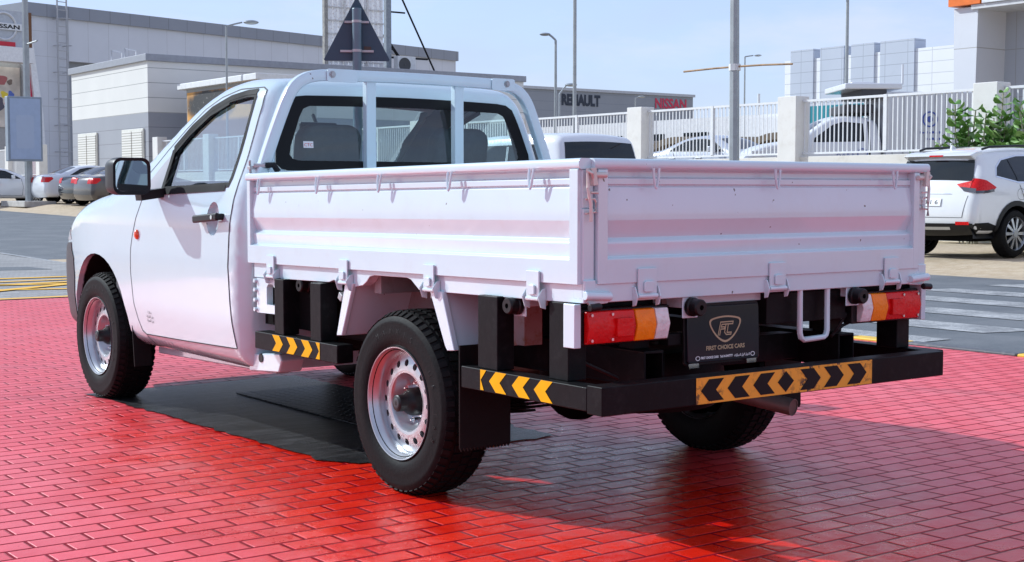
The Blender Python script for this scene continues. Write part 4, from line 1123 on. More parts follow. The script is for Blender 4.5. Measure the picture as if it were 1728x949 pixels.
# flush kerb, painted yellow and black
KB = mat('dark_kerb_paint', (.10, .105, .115), .6, var=.2, dirt=(.3, .3, .3), dirt_amt=.5)
KY = mat('yellow_kerb_paint', (.78, .48, .03), .5, var=.1, dirt=(.3, .28, .2), dirt_amt=.4)
y = -8.0; k = 0
edges = [-8.0, -7.2, -6.3, -5.4, -4.5, -3.6, -2.7, -1.8, -.9, 0, .55, 1.25, 2.2, 2.72, 3.6, 4.4, 5.3, 6.1, 7., 7.9, 8.8, 9.6, 10.47]
for i in range(len(edges) - 1):
    m = MB(); m.bb(4.905, 5.045, edges[i] + .004, edges[i + 1] - .004, -.12, .022)
    o = obj('kerb', m, KY if i % 2 == 0 else KB, bevel=.012, smooth=30); o['kind'] = 'structure'
# dark pad and rubber mat below the truck
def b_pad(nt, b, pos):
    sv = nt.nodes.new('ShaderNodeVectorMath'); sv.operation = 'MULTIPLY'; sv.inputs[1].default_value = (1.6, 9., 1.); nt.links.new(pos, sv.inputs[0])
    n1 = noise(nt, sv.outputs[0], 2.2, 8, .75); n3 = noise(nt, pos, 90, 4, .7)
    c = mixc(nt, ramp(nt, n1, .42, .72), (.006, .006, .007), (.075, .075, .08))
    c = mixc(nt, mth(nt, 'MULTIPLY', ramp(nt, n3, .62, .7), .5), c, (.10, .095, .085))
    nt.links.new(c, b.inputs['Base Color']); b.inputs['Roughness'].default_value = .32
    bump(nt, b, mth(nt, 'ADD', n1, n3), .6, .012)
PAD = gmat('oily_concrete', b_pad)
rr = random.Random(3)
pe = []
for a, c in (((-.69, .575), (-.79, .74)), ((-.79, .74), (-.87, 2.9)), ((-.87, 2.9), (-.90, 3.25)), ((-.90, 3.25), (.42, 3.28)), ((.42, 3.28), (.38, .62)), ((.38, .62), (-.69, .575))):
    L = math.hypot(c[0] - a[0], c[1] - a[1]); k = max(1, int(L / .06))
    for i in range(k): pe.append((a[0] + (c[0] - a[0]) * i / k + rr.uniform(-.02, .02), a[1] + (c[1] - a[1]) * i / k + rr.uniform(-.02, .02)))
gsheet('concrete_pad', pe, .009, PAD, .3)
def b_mat_(nt, b, pos):
    sep = nt.nodes.new('ShaderNodeSeparateXYZ'); nt.links.new(pos, sep.inputs[0])
    def tri(o, s): return mth(nt, 'ABSOLUTE', mth(nt, 'SUBTRACT', mth(nt, 'FRACT', mth(nt, 'MULTIPLY', o, s)), .5))
    x = tri(sep.outputs['X'], 17.); y_ = tri(sep.outputs['Y'], 17.)
    d = mth(nt, 'SQRT', mth(nt, 'ADD', mth(nt, 'MULTIPLY', x, x), mth(nt, 'MULTIPLY', y_, y_)))
    h = ramp(nt, d, .25, .34)
    c = mixc(nt, h, (.001, .001, .001), (.035, .035, .038))
    nt.links.new(c, b.inputs['Base Color']); b.inputs['Roughness'].default_value = .4
    bump(nt, b, h, .9, .01)
HOLEY = gmat('perforated_rubber', b_mat_)
rm = tag(obj('rubber_mat', MB().bb(-.22, .40, 1.0, 2.75, .010, .0145), HOLEY, bevel=.001), 'black perforated rubber mat lying on the ground under the truck', 'mat')
rm2 = None
# ------------------------------------------------------------------ SIMPLE CARS
def spoke_wheel(par, c, sgn, r, w=.21, spokes=10, dark=False):
    ax = Vector((sgn, 0, 0)); c = Vector(c); q = ax.to_track_quat('Z', 'Y')
    t = MB(); t.lathe([(r * .66, -w), (r * .8, -w - .005), (r * .94, -w + .01), (r, -w * .75), (r, -w * .25), (r * .94, -.01), (r * .8, .006), (r * .68, .0)], c, ax, 36)
    wo_ = obj('wheel', t, RUBBER, par)
    m = MB(); m.lathe([(r * .66, -w * .8), (r * .65, -.02), (r * .68, .004), (r * .69, -.004)], c, ax, 36)
    for k in range(spokes):
        a = 2 * math.pi * k / spokes
        M = Matrix.Translation(c) @ q.to_matrix().to_4x4() @ Matrix.Rotation(a, 4, 'Z')
        b = MB().add([(r * .1, -r * .045, -.005), (r * .66, -r * .07, -.02), (r * .66, r * .07, -.02), (r * .1, r * .045, -.005), (r * .1, -r * .03, -.04), (r * .66, -r * .05, -.06), (r * .66, r * .05, -.06), (r * .1, r * .03, -.04)], [(0, 1, 2, 3), (7, 6, 5, 4), (0, 4, 5, 1), (2, 6, 7, 3), (1, 5, 6, 2)])
        m.add([M @ Vector(p) for p in b.v], b.f)
    m.cyl(c - ax * .05, c + ax * .003, r * .15, n=16)
    obj('rim', m, RIM, wo_)
    obj('wheel_disc', MB().cyl(c - ax * .12, c - ax * .10, r * .66, n=24), DARK, wo_)
    return wo_
def basew(W, zb, zr):   # half widths by height
    h = W / 2
    return [(.2, h * .93), (.35, h * .985), (.6, h), (zb - .12, h * .99), (zb, h * .965), (zb + .1, h * .925), (zr - .1, h * .755), (zr + .05, h * .68)]
def car(name, label, cat, kind, paint, loc, rz, group=None, W=1.78, tail=True, res=.09):
    root = thing(name, label, cat, loc, rz, group)
    if kind == 'sedan':
        prof = [(.12, .24), (.03, .38), (.0, .55), (.03, .78), (.07, .97), (.16, 1.045), (.42, 1.075), (.66, 1.09), (1.0, 1.25), (1.35, 1.385), (1.7, 1.44), (2.1, 1.45), (2.5, 1.40), (2.9, 1.22), (3.35, 1.01), (3.7, .955), (4.1, .86), (4.38, .74), (4.5, .58), (4.52, .42), (4.42, .24)]
        win = [(.98, 1.055), (1.12, 1.13), (1.45, 1.30), (1.75, 1.352), (2.1, 1.36), (2.42, 1.31), (2.75, 1.14), (2.95, 1.02)]
        pill = [[(1.62, 1.05), (1.66, 1.34)], [(1.95, .3), (1.9, 1.03), (1.88, 1.37)], [(1.1, .62), (1.22, .9), (1.1, 1.09)], [(3.0, .35), (3.05, .7), (2.98, 1.02)], [(1.25, .34), (3.0, .34)]]
        wh = (.95, 3.55); r = .315; zb, zr = 1.0, 1.42; rw = (1.12, 1.37); rwx = (.60, .52); ws = (1.36, 1.06)
        tl = [(-.002, .80), (.0, .99), (.30, 1.0), (.34, .93), (.16, .80)]; tlw = (.80, .99, .42); clad = None
    elif kind == 'suv':
        prof = [(.14, .36), (.03, .43), (.0, .60), (.02, .80), (.075, .96), (.10, 1.06), (.20, 1.22), (.33, 1.44), (.30, 1.50), (.36, 1.545), (.75, 1.60), (1.3, 1.635), (1.9, 1.635), (2.4, 1.60), (2.75, 1.50), (3.1, 1.33), (3.45, 1.14), (3.75, 1.07), (4.2, .98), (4.5, .82), (4.62, .62), (4.63, .45), (4.52, .30)]
        win = [(.52, 1.20), (.62, 1.34), (.80, 1.45), (1.2, 1.515), (1.8, 1.53), (2.3, 1.50), (2.62, 1.41), (3.02, 1.17), (3.05, 1.10), (1.0, 1.115)]
        pill = [[(1.02, 1.13), (.99, 1.45)], [(1.98, .35), (1.95, 1.07), (1.9, 1.6)], [(1.02, 1.08), (1.12, .85), (1.26, .64)], [(3.0, .40), (3.08, .8), (3.02, 1.1)]]
        wh = (.93, 3.64); r = .36; zb, zr = 1.10, 1.57; rw = (1.13, 1.44); rwx = (.70, .60); ws = (1.49, 1.18)
        tl = [(.05, 1.0), (.10, 1.10), (.15, 1.18), (.30, 1.14), (.48, 1.04), (.40, .99), (.2, .95)]; tlw = (.97, 1.13, .47); clad = .50
    elif kind == 'van':   # long tall estate
        prof = [(.10, .36), (.0, .5), (.0, .75), (.03, 1.0), (.06, 1.2), (.14, 1.60), (.21, 1.76), (.42, 1.81), (1.6, 1.83), (2.5, 1.79), (3.0, 1.70), (3.3, 1.52), (3.75, 1.18), (4.0, 1.10), (4.5, 1.02), (4.75, .85), (4.8, .6), (4.75, .4), (4.6, .32)]
        win = [(.30, 1.20), (.42, 1.58), (.52, 1.66), (2.75, 1.66), (3.0, 1.58), (3.5, 1.18)]
        pill = [[(1.38, 1.2), (1.38, 1.68)], [(2.32, .4), (2.35, 1.68)], [(3.35, .4), (3.5, 1.15)]]
        wh = (1.0, 3.75); r = .38; zb, zr = 1.15, 1.74; rw = (1.18, 1.69); rwx = (.78, .70); ws = (1.58, 1.22)
        tl = [(.0, .9), (.03, 1.15), (.12, 1.15), (.12, .9)]; tlw = (.9, 1.15, .72); clad = None
    elif kind == 'crew':   # pick up cab
        prof = [(.10, .45), (.05, .7), (.05, 1.1), (.12, 1.5), (.22, 1.66), (.5, 1.74), (1.0, 1.75), (1.35, 1.68), (1.75, 1.40), (2.05, 1.17), (2.4, 1.13), (2.9, 1.05), (3.2, .92), (3.3, .7), (3.25, .45)]
        win = [(.50, 1.16), (.52, 1.56), (.98, 1.60), (1.22, 1.53), (1.66, 1.22), (1.68, 1.14)]
        pill = [[(.36, .5), (.38, 1.62)], [(1.85, .5), (1.9, .9), (1.82, 1.14)]]
        wh = (2.45,); r = .37; zb, zr = 1.12, 1.66; rw = None; ws = (1.62, 1.22); tl = None; clad = None
    bw_ = basew(W, zb, zr) if kind not in ('van', 'crew') else [(.2, .85), (.6, .91), (1.05, .90), (1.15, .88), (1.6, .77), (1.8, .73)] if kind == 'crew' else [(.2, .88), (.6, .95), (1.1, .94), (1.25, .915), (1.72, .84), (1.85, .80)]
    S = Shell(prof, bw_, lambda y: 1 - .10 * np.clip((np.abs(np.asarray(y) - prof[-1][0] / 2) / (prof[-1][0] / 2)), 0, 1) ** 4, r=.13 if kind not in ('van', 'crew') else .10, res=res, crown=.035, it=2).prep()
    arches = [[(y + (r + .07) * math.cos(R(a)), r - .01 + (r + .07) * math.sin(R(a))) for a in range(0, 181, 15)] for y in wh]
    arches = [[(a[0][0], .1)] + a + [(a[-1][0], .1)] for a in arches]
    rg = [('win', win)]
    if tl: rg.append(('tail', tl))
    sd_ = S.fillside(rg, arches)
    body_ = MB(); glass = MB(); tails = MB()
    for sg in (-1, 1):
        tri_mb(sd_[''], S.side(sg), body_)
    wr_ = S.fillwrap(); tri_mb(wr_[''], S.wrap(), body_)
    bo_ = obj('body', body_, paint, root, smooth=42)
    def patch(mb, t0, t1, x0, x1, off, x0b=None, x1b=None):
        x0b = x0 if x0b is None else x0b; x1b = x1 if x1b is None else x1b
        q = fill([(x0, t0), (x1, t0), (x1b, t1), (x0b, t1)], .08); tri_mb(q[''], S.wrap(off), mb)
    g2 = MB()
    if rw: 
        t0 = S.t_rear(rw[0]); t1 = S.t_rear(rw[1]); patch(g2, t0, t1, -rwx[0], rwx[0], .005, -rwx[1], rwx[1])
        obj('rear_window', g2, DGLASS, root)
    g3 = MB(); patch(g3, S.t_front(ws[0]), S.t_front(ws[1]), -.56 * W / 1.78, .56 * W / 1.78, .005, -.68 * W / 1.78, .68 * W / 1.78); obj('windscreen', g3, DGLASS, root)
    for sg in (-1, 1):
        obj('side_window', tri_mb(sd_['win'], S.side(sg, -.004)), DGLASS, root)
        gp = MB(); wp = MB(); fm = MB()
        for p in pill[1 if kind == 'sedan' else 0:]: S.ribbon(gp, p, .012, sg, .003)
        S.ribbon(wp, pill[0], .05, sg, .003)
        pq = [q for q in pill[1] if q[1] > zb - .1]
        if len(pq) > 1: S.ribbon(wp, pq, .07, sg, .003)
        obj('panel_gap', gp, SEAM, root); obj('window_post', wp, DGLASS if kind != 'van' else paint, root)
        S.ribbon(fm, win, .025, sg, .003, True)
        obj('window_trim', fm, BLACKP if kind != 'suv' else CHROME, root)
    if tl:
        for sg in (-1, 1):
            tails = MB(); tri_mb(sd_['tail'], S.side(sg, .006), tails)
            if kind == 'suv':
                e_ = S.e[5] * 1.0; q = fill([(sg * a, S.t_rear(z)) for a, z in ((.46, 1.075), (.60, .985), (e_, .965), (e_, 1.17), (.70, 1.135))], .05)
                tri_mb(q[''], S.wrap(.006), tails)
            else: patch(tails, S.t_rear(tlw[0]), S.t_rear(tlw[1]), sg * tlw[2], sg * S.e[5] * .995, .006)
            obj('tail_lamp', tails, REDL, root)
    ztop = prof[-5][1]
    q = fill([(prof[-4][0] - .42, ztop - .14), (prof[-4][0] - .02, ztop - .24), (prof[-4][0] - .02, ztop - .09), (prof[-4][0] - .4, ztop - .02)], .05)
    for sg in (-1, 1): obj('headlight', tri_mb(q[''], S.side(sg, .004)), CLRL, root)
    if clad:
        cl = MB(); q = fill(S.loop, .12, [], arches)
        L = prof[-1][0]
        for sg in (-1, 1):
            q = fill([(.02, .30), (.02, clad + .02), (.3, clad + .03), (wh[0] - r - .10, clad - .02), (wh[0] - r - .09, .30)], .06)
            tri_mb([t for t in q[''] if True], S.side(sg, .006), cl)
            for y in wh: S.ribbon(cl, [(y + (r + .10) * math.cos(R(a)), r - .01 + (r + .10) * math.sin(R(a))) for a in range(0, 181, 12)], .075, sg, .012)
            S.ribbon(cl, [(wh[0] + r + .1, .40), (wh[1] - r - .1, .40)], .12, sg, .010)
        patch(cl, S.t[0], S.t_rear(clad + .02), -.80, .80, .008)
        obj('bumper_cladding', cl, BLACKP, root)
    for y in wh:
        for sg in (-1, 1):
            spoke_wheel(root, (sg * (W / 2 - .02), y, r), sg, r, .21, 10 if kind != 'crew' else 6)
    und = MB(); und.bb(-W / 2 + .28, W / 2 - .28, .25, prof[-1][0] - .2, .25, .55)
    obj('underbody', und, DARK, root)
    ai = MB()
    for y in wh:
        for sg in (-1, 1):
            A = dens([(y + (r + .07) * math.cos(R(a)), r - .01 + (r + .07) * math.sin(R(a))) for a in range(0, 181, 15)], .1, False); n = len(A)
            w = S.hw(np.array(A)); ai.add([(sg * (a - .01), p[0], p[1]) for a, p in zip(w, A)] + [(sg * .45, p[0], p[1]) for p in A], [(i, i + 1, n + i + 1, n + i) for i in range(n - 1)])
            ai.add([(sg * .5, p[0], p[1]) for p in A], [tuple(range(n))])
    obj('wheel_arch_liner', ai, DARK, root)
    if kind != 'crew':
        for sg in (-1, 1):
            mr_ = MB(); yb = win[-2][0] if kind != 'suv' else 2.95
            mr_.box((sg * (W / 2 + .10), yb - .12, zb + .08), (.20, .10, .14))
            mr_.box((sg * (W / 2 - .02), yb - .10, zb + .03), (.12, .05, .04))
            obj('door_mirror', mr_, paint, root, bevel=.03, seg=3)
        for sg in (-1, 1):
            for y in ((1.15, 2.1) if kind != 'van' else (1.5, 2.5)):
                h_ = S.hw(np.array([(y, zb - .14)]))[0]; obj('door_handle', MB().box((sg * (h_ + .015), y, zb - .14), (.03, .2, .03)), CHROME if kind == 'suv' else paint, root, bevel=.008)
    root['shell'] = 0
    del root['shell']
    return root, S, patch
PEARL = mat('pearl_white_paint', (.76, .76, .74), .2, coat=.7, var=.01)
CARW = mat('plain_white_paint', (.74, .75, .76), .22, coat=.6, var=.01)
SILV = mat('silver_car_paint', (.50, .53, .58), .28, metal=.4, coat=.6, var=.02)
BROWN = mat('bronze_brown_paint', (.085, .072, .066), .25, metal=.3, coat=.8, var=.02)
BLKP = mat('black_car_paint', (.018, .020, .024), .15, coat=.8, var=.02)
H90 = -math.pi / 2       # car whose front looks along +X
# the white crossover on the right, nose towards the fence
suv, S, patch = car('parked_suv', 'white crossover with red tail lamp and wiper, seen from behind right of the truck', 'car', 'suv', PEARL, (13.78, 8.78, ground(14.6, 8.8)), H90, W=1.82, res=.06)
m = MB(); patch(m, S.t_rear(.935), S.t_rear(.945), -.4, .4, .012); obj('trunk_trim', m, CHROME, suv)
m = MB(); q = fill([(-.26, S.t_rear(.76)), (.26, S.t_rear(.76)), (.26, S.t_rear(.87)), (-.26, S.t_rear(.87))], .06); tri_mb(q[''], S.wrap(.014), m)
pl_ = obj('number_plate', m, WHT, suv)
t = text_mb('D 78 1 6', .085, lambda x, y: S.wrap(.016)(np.array([(x, S.t_rear(.785) + y)]))[0], width=.42); obj('plate_lettering', t, BLK, pl_)
for sg in (-1, 1):
    m = MB(); patch(m, S.t_rear(.50), S.t_rear(.545), sg * .52, sg * .74, .012); obj('reflector', m, REDL, suv)
m = MB(); patch(m, S.t_rear(.44), S.t_rear(.475), -.42, .42, .013); obj('skid_plate', m, RIM, suv)
for sg in (-1, 1):
    m = MB(); S.ribbon(m, [(.10, .97), (.28, .978), (.42, 1.0)], .04, sg, .009)
    q = fill([(sg * a, S.t_rear(z)) for a, z in ((.53, 1.04), (.60, .98), (.80, .955), (.80, 1.02), (.62, 1.035))], .05); tri_mb(q[''], S.wrap(.009), m)
    obj('lamp_lower_lens', m, mat('smoked_lens', (.08, .08, .09), .12, coat=.6), suv)
for sg in (-1, 1): obj('roof_rail', MB().tube([(sg * .55, .55, 1.60), (sg * .56, .7, 1.635), (sg * .575, 1.4, 1.665), (sg * .575, 2.1, 1.665), (sg * .56, 2.6, 1.60), (sg * .55, 2.7, 1.57)], .018), BLACKP, suv)
m = MB(); m.prism([(.55, 1.59), (.72, 1.60), (.60, 1.67), (.57, 1.67)], lambda p, a: (a, p[0], p[1]), -.02, .02); obj('roof_antenna', m, PEARL, suv, bevel=.01)
m = MB(); m.prism([(.20, 1.505), (.33, 1.435), (.50, 1.48), (.50, 1.575), (.36, 1.56)], lambda p, a: (a, p[0], p[1]), -.60, .60); sp_ = obj('roof_spoiler', m, PEARL, suv, bevel=.02, seg=3)
m = MB(); m.bb(-.12, .12, .205, .222, 1.492, 1.515); obj('brake_lamp', m, REDL, sp_)
m = MB(); m.cyl((0, .20, 1.13), (-.48, .215, 1.16), .012, .006, n=8); m.sphere((0, .17, 1.12), .03); obj('rear_wiper', m, BLACKP, suv)
m = MB()
for sg in (-1, 1): S.ribbon(m, chaikin([(.95, .86), (1.14, .86), (1.14, 1.02), (.95, 1.02)], 2), .005, sg, .003, True)
obj('fuel_flap', m, SEAM, suv)
m = MB()
for a, c in (((-.80, .60), (.80, .60)), ((-.62, .60), (-.68, .9)), ((.62, .60), (.68, .9))):
    if a[1] == c[1]: patch(m, S.t_rear(.60), S.t_rear(.606), -.62, .62, .004)
    else: patch(m, S.t_rear(.60), S.t_rear(.92), a[0] - .004, a[0] + .004, .004, c[0] - .004, c[0] + .004)
obj('hatch_gap', m, SEAM, suv)
e1, _, _ = car('parked_sedan', 'white car at the right edge of the picture with only its tail showing', 'car', 'sedan', CARW, (13.65, 5.62, ground(14.6, 5.6)), H90)
# far left row
zz = lambda x, y: ground(x, y)
car('parked_sedan', 'white saloon seen side on, leftmost of the cars parked on the sand', 'car', 'sedan', CARW, (11.2, 53.2, zz(13.5, 53)), H90, 'cars parked on the sand at the left')
c2_, S2, p2 = car('parked_sedan', 'white saloon with its red tail lamp showing, between the leftmost car and the black one', 'car', 'sedan', CARW, (13.85, 49.5, zz(15, 49.5)), H90 + R(3), 'cars parked on the sand at the left')
car('parked_sedan', 'black saloon squeezed between the white and the brown saloon', 'car', 'sedan', BLKP, (13.9, 46.4, zz(15, 46.4)), H90 + R(4), 'cars parked on the sand at the left')
car('parked_sedan', 'dark brown saloon with a red tail lamp, just beyond the truck bonnet', 'car', 'sedan', BROWN, (13.7, 44.2, zz(15, 44.2)), H90 + R(5), 'cars parked on the sand at the left')
# beyond the bed: white estate on the road
van, S3, p3_ = car('white_estate_car', 'white tall estate car with a wide rear window, its top showing over the truck bed', 'car', 'van', CARW, (11.1, 12.95, ground(11, 12)), 0, W=1.9)
van.scale = (1.0, 1.08, 1.13)
# behind the fence
car('parked_sedan', 'silver saloon behind the fence bars, between two white fence pillars', 'car', 'sedan', SILV, (23.4, 25.0, 1.15), math.pi + R(4), 'cars in the yard behind the fence')
car('parked_suv', 'white crossover behind the fence, right of the grey lamp pole', 'car', 'suv', CARW, (28, 20.3, .15), R(3), 'cars in the yard behind the fence')
car('parked_sedan', 'white saloon half hidden behind the fence pillar next to the grey pole', 'car', 'sedan', CARW, (25.2, 18.6, 1.15), R(-4), 'cars in the yard behind the fence')
# police pick up with a tall box behind the fence
pol, S4, p4 = car('service_truck', 'white service pickup with a tall box body and roof lights, parked behind the fence', 'pickup truck', 'crew', CARW, (23.75, 17.9, 1.15), R(55), W=1.82)
m = MB(); m.bb(-1.0, 1.0, -2.2, .02, .62, 2.30); bx = obj('box_body', m, mat('box_panel_white', (.62, .64, .66), .4, var=.02), pol, bevel=.03)
m = MB()
for k in range(9): m.bb(-1.012, -1.0, -2.14 + k * .25, -2.11 + k * .25, .66, 2.26)
obj('box_rib', m, STEEL, bx)
m = MB(); m.lathe([(.15, 0), (.15, .004), (.185, .004), (.185, 0)], (-1.014, -1.0, 1.66), (-1, 0, 0), 32); m.lathe([(0, 0), (.07, .004), (.075, 0)], (-1.014, -1.0, 1.66), (-1, 0, 0), 16)
BLUE = mat('blue_print', (.05, .09, .36), .5)
obj('emblem', m, BLUE, bx)
m = MB()
for j, (z, n_) in enumerate(((1.33, 7), (1.18, 5))):
    for k in range(n_): m.bb(-1.016, -1.013, -1.25 + k * .075, -1.25 + k * .075 + (.05 if k % 3 else .03), z, z + (.03 if k % 2 else .05))
obj('box_lettering', m, BLUE, bx)
m = MB(); m.bb(-.75, .75, .25, .95, 1.82, 2.02); m.bb(-.95, .95, .0, .6, 2.18, 2.42); lb = obj('air_deflector', m, mat('dark_grille', (.05, .05, .055), .5), pol, bevel=.03)
m = MB(); m.bb(-.98, .98, -.35, 1.0, 2.36, 2.50); m.bb(-.6, .2, .2, .75, 2.50, 2.56); obj('roof_unit', m, CARW, bx, bevel=.03)
m = MB(); m.cyl((-.8, -.4, 2.48), (-.8, -.4, 2.95), .025); obj('aerial', m, CARW, bx)
m = MB(); m.bb(-.7, .7, .8, .85, 1.78, 1.85); m.bb(-.7, .7, .3, .35, 1.78, 1.85); m.bb(-.62, -.58, .3, .9, 1.76, 1.8); m.bb(.58, .62, .3, .9, 1.76, 1.8); obj('roof_bars', m, BLACKP, pol)
spoke_wheel(pol, (-.88, -1.2, .37), -1, .37, spokes=6); spoke_wheel(pol, (.88, -1.2, .37), 1, .37, spokes=6)
t = text_mb('POLICE', .14, lambda x, y: (-.935, .95 - x, .80 + y), width=.42); obj('door_lettering', t, BLUE, pol)
m = MB(); m.lathe([(.10, 0), (.10, .004), (.125, .004), (.125, 0)], (-.928, .55, .86), (-1, 0, 0), 24); obj('emblem', m, BLUE, pol)
m = MB(); m.bb(-.92, -.90, 2.85, 3.15, .78, .92); obj('headlight', m, CLRL, pol)
# ------------------------------------------------------------------ FENCE
PILW = mat('white_pillar_render', (.72, .70, .66), .8, var=.05, scale=2., bump=.2, bscale=30, dirt=(.5, .45, .38), dirt_amt=.3)
WALLW = mat('cream_wall_render', (.70, .67, .61), .85, var=.05, scale=1.5, bump=.2, bscale=30, dirt=(.45, .4, .33), dirt_amt=.4)
BARW = mat('white_fence_paint', (.72, .73, .74), .45, var=.04, dirt=(.5, .47, .42), dirt_amt=.25)
XF = 19.8
fence = thing('boundary_fence', 'long white fence of upright bars between square pillars on a low wall', 'fence', (XF, 16.9, 0))
def FP(name, mb, m, **k): return obj(name, mb.move(Matrix.Translation((-XF, -16.9, 0))), m, fence, **k)
ys = [1.9 + 5 * i for i in range(17)]
for a, c in ((-3, 52.3), (63.3, 82)): FP('low_wall', MB().bb(XF - .09, XF + .09, a, c, -.3, 1.88), WALLW, bevel=.01)
for y in ys:
    if 52.5 < y < 63: continue
    dz = .012 * max(0, y - 22)
    FP('pillar', MB().bb(XF - .23, XF + .19, y - .27, y + .27, -.3, 3.19 + dz * .5), PILW, bevel=.015)
    if y > 80 or 51 < y < 63: continue
    m = MB(); y0, y1 = y + .29, y + 4.71
    z0, z1 = 1.95, 3.08 + dz * .4
    m.bb(XF - .03, XF + .03, y0, y1, z1 - .025, z1 + .025); m.bb(XF - .025, XF + .025, y0, y1, z0 - .02, z0 + .02)
    n = int((y1 - y0) / .118)
    for i in range(n + 1):
        yy = y0 + .03 + (y1 - y0 - .06) * i / n
        if y < 50: m.bb(XF - .007, XF + .007, yy - .0125, yy + .0125, z0 + .021, z1 - .026)
        else: m.box((XF, yy, (z0 + z1) / 2), (.014, .032, z1 - z0 - .05))
    m.bb(XF - .04, XF + .04, (y0 + y1) / 2 - .04, (y0 + y1) / 2 + .04, z0 + .021, z1 + .03)
    FP('bar_panel', m, BARW)
# ------------------------------------------------------------------ BUILDINGS
def panelmat(name, col, pw, ph, line, axis='xz', rough=.45, var=.03, off=(0, 0), lw=.012):
    """cladding with thin dark joints; pw,ph = panel size in metres, object space"""
    m = bpy.data.materials.new(name); nt, b, o = nodes(m)
    g = nt.nodes.new('ShaderNodeTexCoord'); sep = nt.nodes.new('ShaderNodeSeparateXYZ'); nt.links.new(g.outputs['Object'], sep.inputs[0])
    def ln(o_, p, of):
        if not p: return None
        f = mth(nt, 'FRACT', mth(nt, 'DIVIDE', mth(nt, 'ADD', o_, 1000 * p + of), p))
        return mth(nt, 'LESS_THAN', f, lw * 2 / p)
    u = sep.outputs['X'] if axis[0] == 'x' else sep.outputs['Y']
    a = ln(u, pw, off[0]); c = ln(sep.outputs['Z'], ph, off[1])
    k = a if c is None else (c if a is None else mth(nt, 'MAXIMUM', a, c))
    n1 = noise(nt, g.outputs['Object'], .35, 5, .6); n2 = noise(nt, g.outputs['Object'], 3., 6, .7)
    c0 = mixc(nt, ramp(nt, n1, .35, .7), tuple(x * (1 - var) for x in col), tuple(min(1, x * (1 + var)) for x in col))
    c0 = mixc(nt, mth(nt, 'MULTIPLY', ramp(nt, n2, .58, .75), .18), c0, tuple(x * .72 for x in col))
    nt.links.new(mixc(nt, k, c0, line), b.inputs['Base Color']); b.inputs['Roughness'].default_value = rough
    return m
def plain(name, col, rough=.6, **k): return mat(name, col, rough, **k)
# cream and grey utility building at the left, long front along X
B1 = Vector((20.0, 53.62, 0))
ub = thing('utility_building', 'cream and grey two tone building with flat grey roof edge and louvred shutters', 'building', B1)
CRW = panelmat('cream_band_cladding', (.74, .72, .67), 0, .628, (.33, .32, .30), lw=.014, off=(0, -.082))
GRW = panelmat('grey_band_cladding', (.33, .34, .37), 0, .628, (.2, .2, .22), lw=.014, off=(0, -.082))
obj('cream_wall', MB().bb(0, 20, 0, 9.35, 4.475, 6.66), CRW, ub)
obj('grey_wall', MB().bb(0.002, 20, 0.002, 9.348, 0, 4.475), GRW, ub)
obj('roof_edge', MB().bb(-.12, 20.1, -.12, 9.5, 6.66, 6.96), plain('grey_roof_edge', (.30, .31, .34), .5), ub, bevel=.02)
LOUV = panelmat('cream_louvres', (.76, .74, .68), 0, .11, (.36, .34, .28), lw=.016)
for y in (1.65, 7.2):
    f = MB(); f.bb(-.08, -.002, y - 1.22, y + 1.22, .9, 3.82); fo = obj('louvre_shutter', f, plain('cream_frame', (.70, .68, .60), .5), ub, bevel=.015)
    for d in (-.6, .6): obj('shutter_leaf', MB().bb(-.11, -.081, y + d - .54, y + d + .54, 1.0, 3.72), LOUV, fo)
obj('hand_rail', MB().tube([(.3, 3.3, 6.9), (.3, 3.3, 7.45), (1.1, 4.0, 7.45), (1.1, 4.0, 6.9)], .03), plain('white_rail', (.75, .75, .75)), ub)
obj('hand_rail', MB().tube([(.3, 4.9, 6.9), (.3, 4.9, 7.5), (1.1, 5.7, 7.5), (1.1, 5.7, 6.9)], .03), plain('white_rail', (.75, .75, .75)), ub)
ac = thing('air_conditioner', 'white air conditioner outdoor unit with round fan grille on the roof behind the cab', 'air conditioner', (34.35, 55.9, 6.96))
obj('casing', MB().bb(-.55, .5, -.2, .2, 0, .85), plain('ac_white', (.66, .66, .64), .5), ac, bevel=.03)
obj('fan_grille', MB().lathe([(0, .02), (.05, .02), (.06, .01), (.30, .012), (.34, .02), (.34, 0)], (-.15, -.2, .43), (0, -1, 0), 24), plain('fan_dark', (.05, .05, .05), .5), ac)
# billboard seen from behind on that roof
bb = thing('billboard', 'rusty back of a tall white sheet metal billboard rising above the cab', 'billboard', (31.72, 56.3, 6.9), 0)
bb.scale = (.855, .855, .855)
RUSTW = mat('rust_streaked_white_sheet', (.82, .82, .82), .5, var=.06, scale=3., dirt=(.30, .16, .06), dirt_amt=.75)
m = MB()
for k in range(22): 
    x = -1.75 + k * .165; m.bb(x, x + .15, .0, .03 if k % 2 else .05, 0, 7.)
obj('sheet_panel', m, RUSTW, bb)
m = MB()
for z in (.6, 1.35, 2.1, 2.85, 3.6, 4.4, 5.2, 6.): m.bb(-1.9, 1.9, -.10, -.01, z, z + .07)
for x in (-.75, .75): m.bb(x - .05, x + .05, -.18, -.105, 0, 7.)
obj('frame_rail', m, mat('rusty_white_angle', (.6, .59, .57), .5, var=.1, dirt=(.34, .15, .03), dirt_amt=.9, scale=4.), bb)
obj('edge_post', MB().bb(2.0, 2.34, -.15, .15, 0, 7.), mat('grey_edge_steel', (.22, .25, .28), .45, var=.2, dirt=(.4, .38, .36), dirt_amt=.4), bb)
obj('edge_post', MB().bb(-2.05, -1.83, -.15, .1, 0, 7.), mat('weathered_edge', (.30, .28, .25), .6, var=.3, dirt=(.05, .05, .04), dirt_amt=.8), bb)
m = MB()
def P0(px, py, y): return (at_y(px, py, 56.3 + (y - 66) * .855) - Vector((32.0, 56.3, 6.9))) / .855
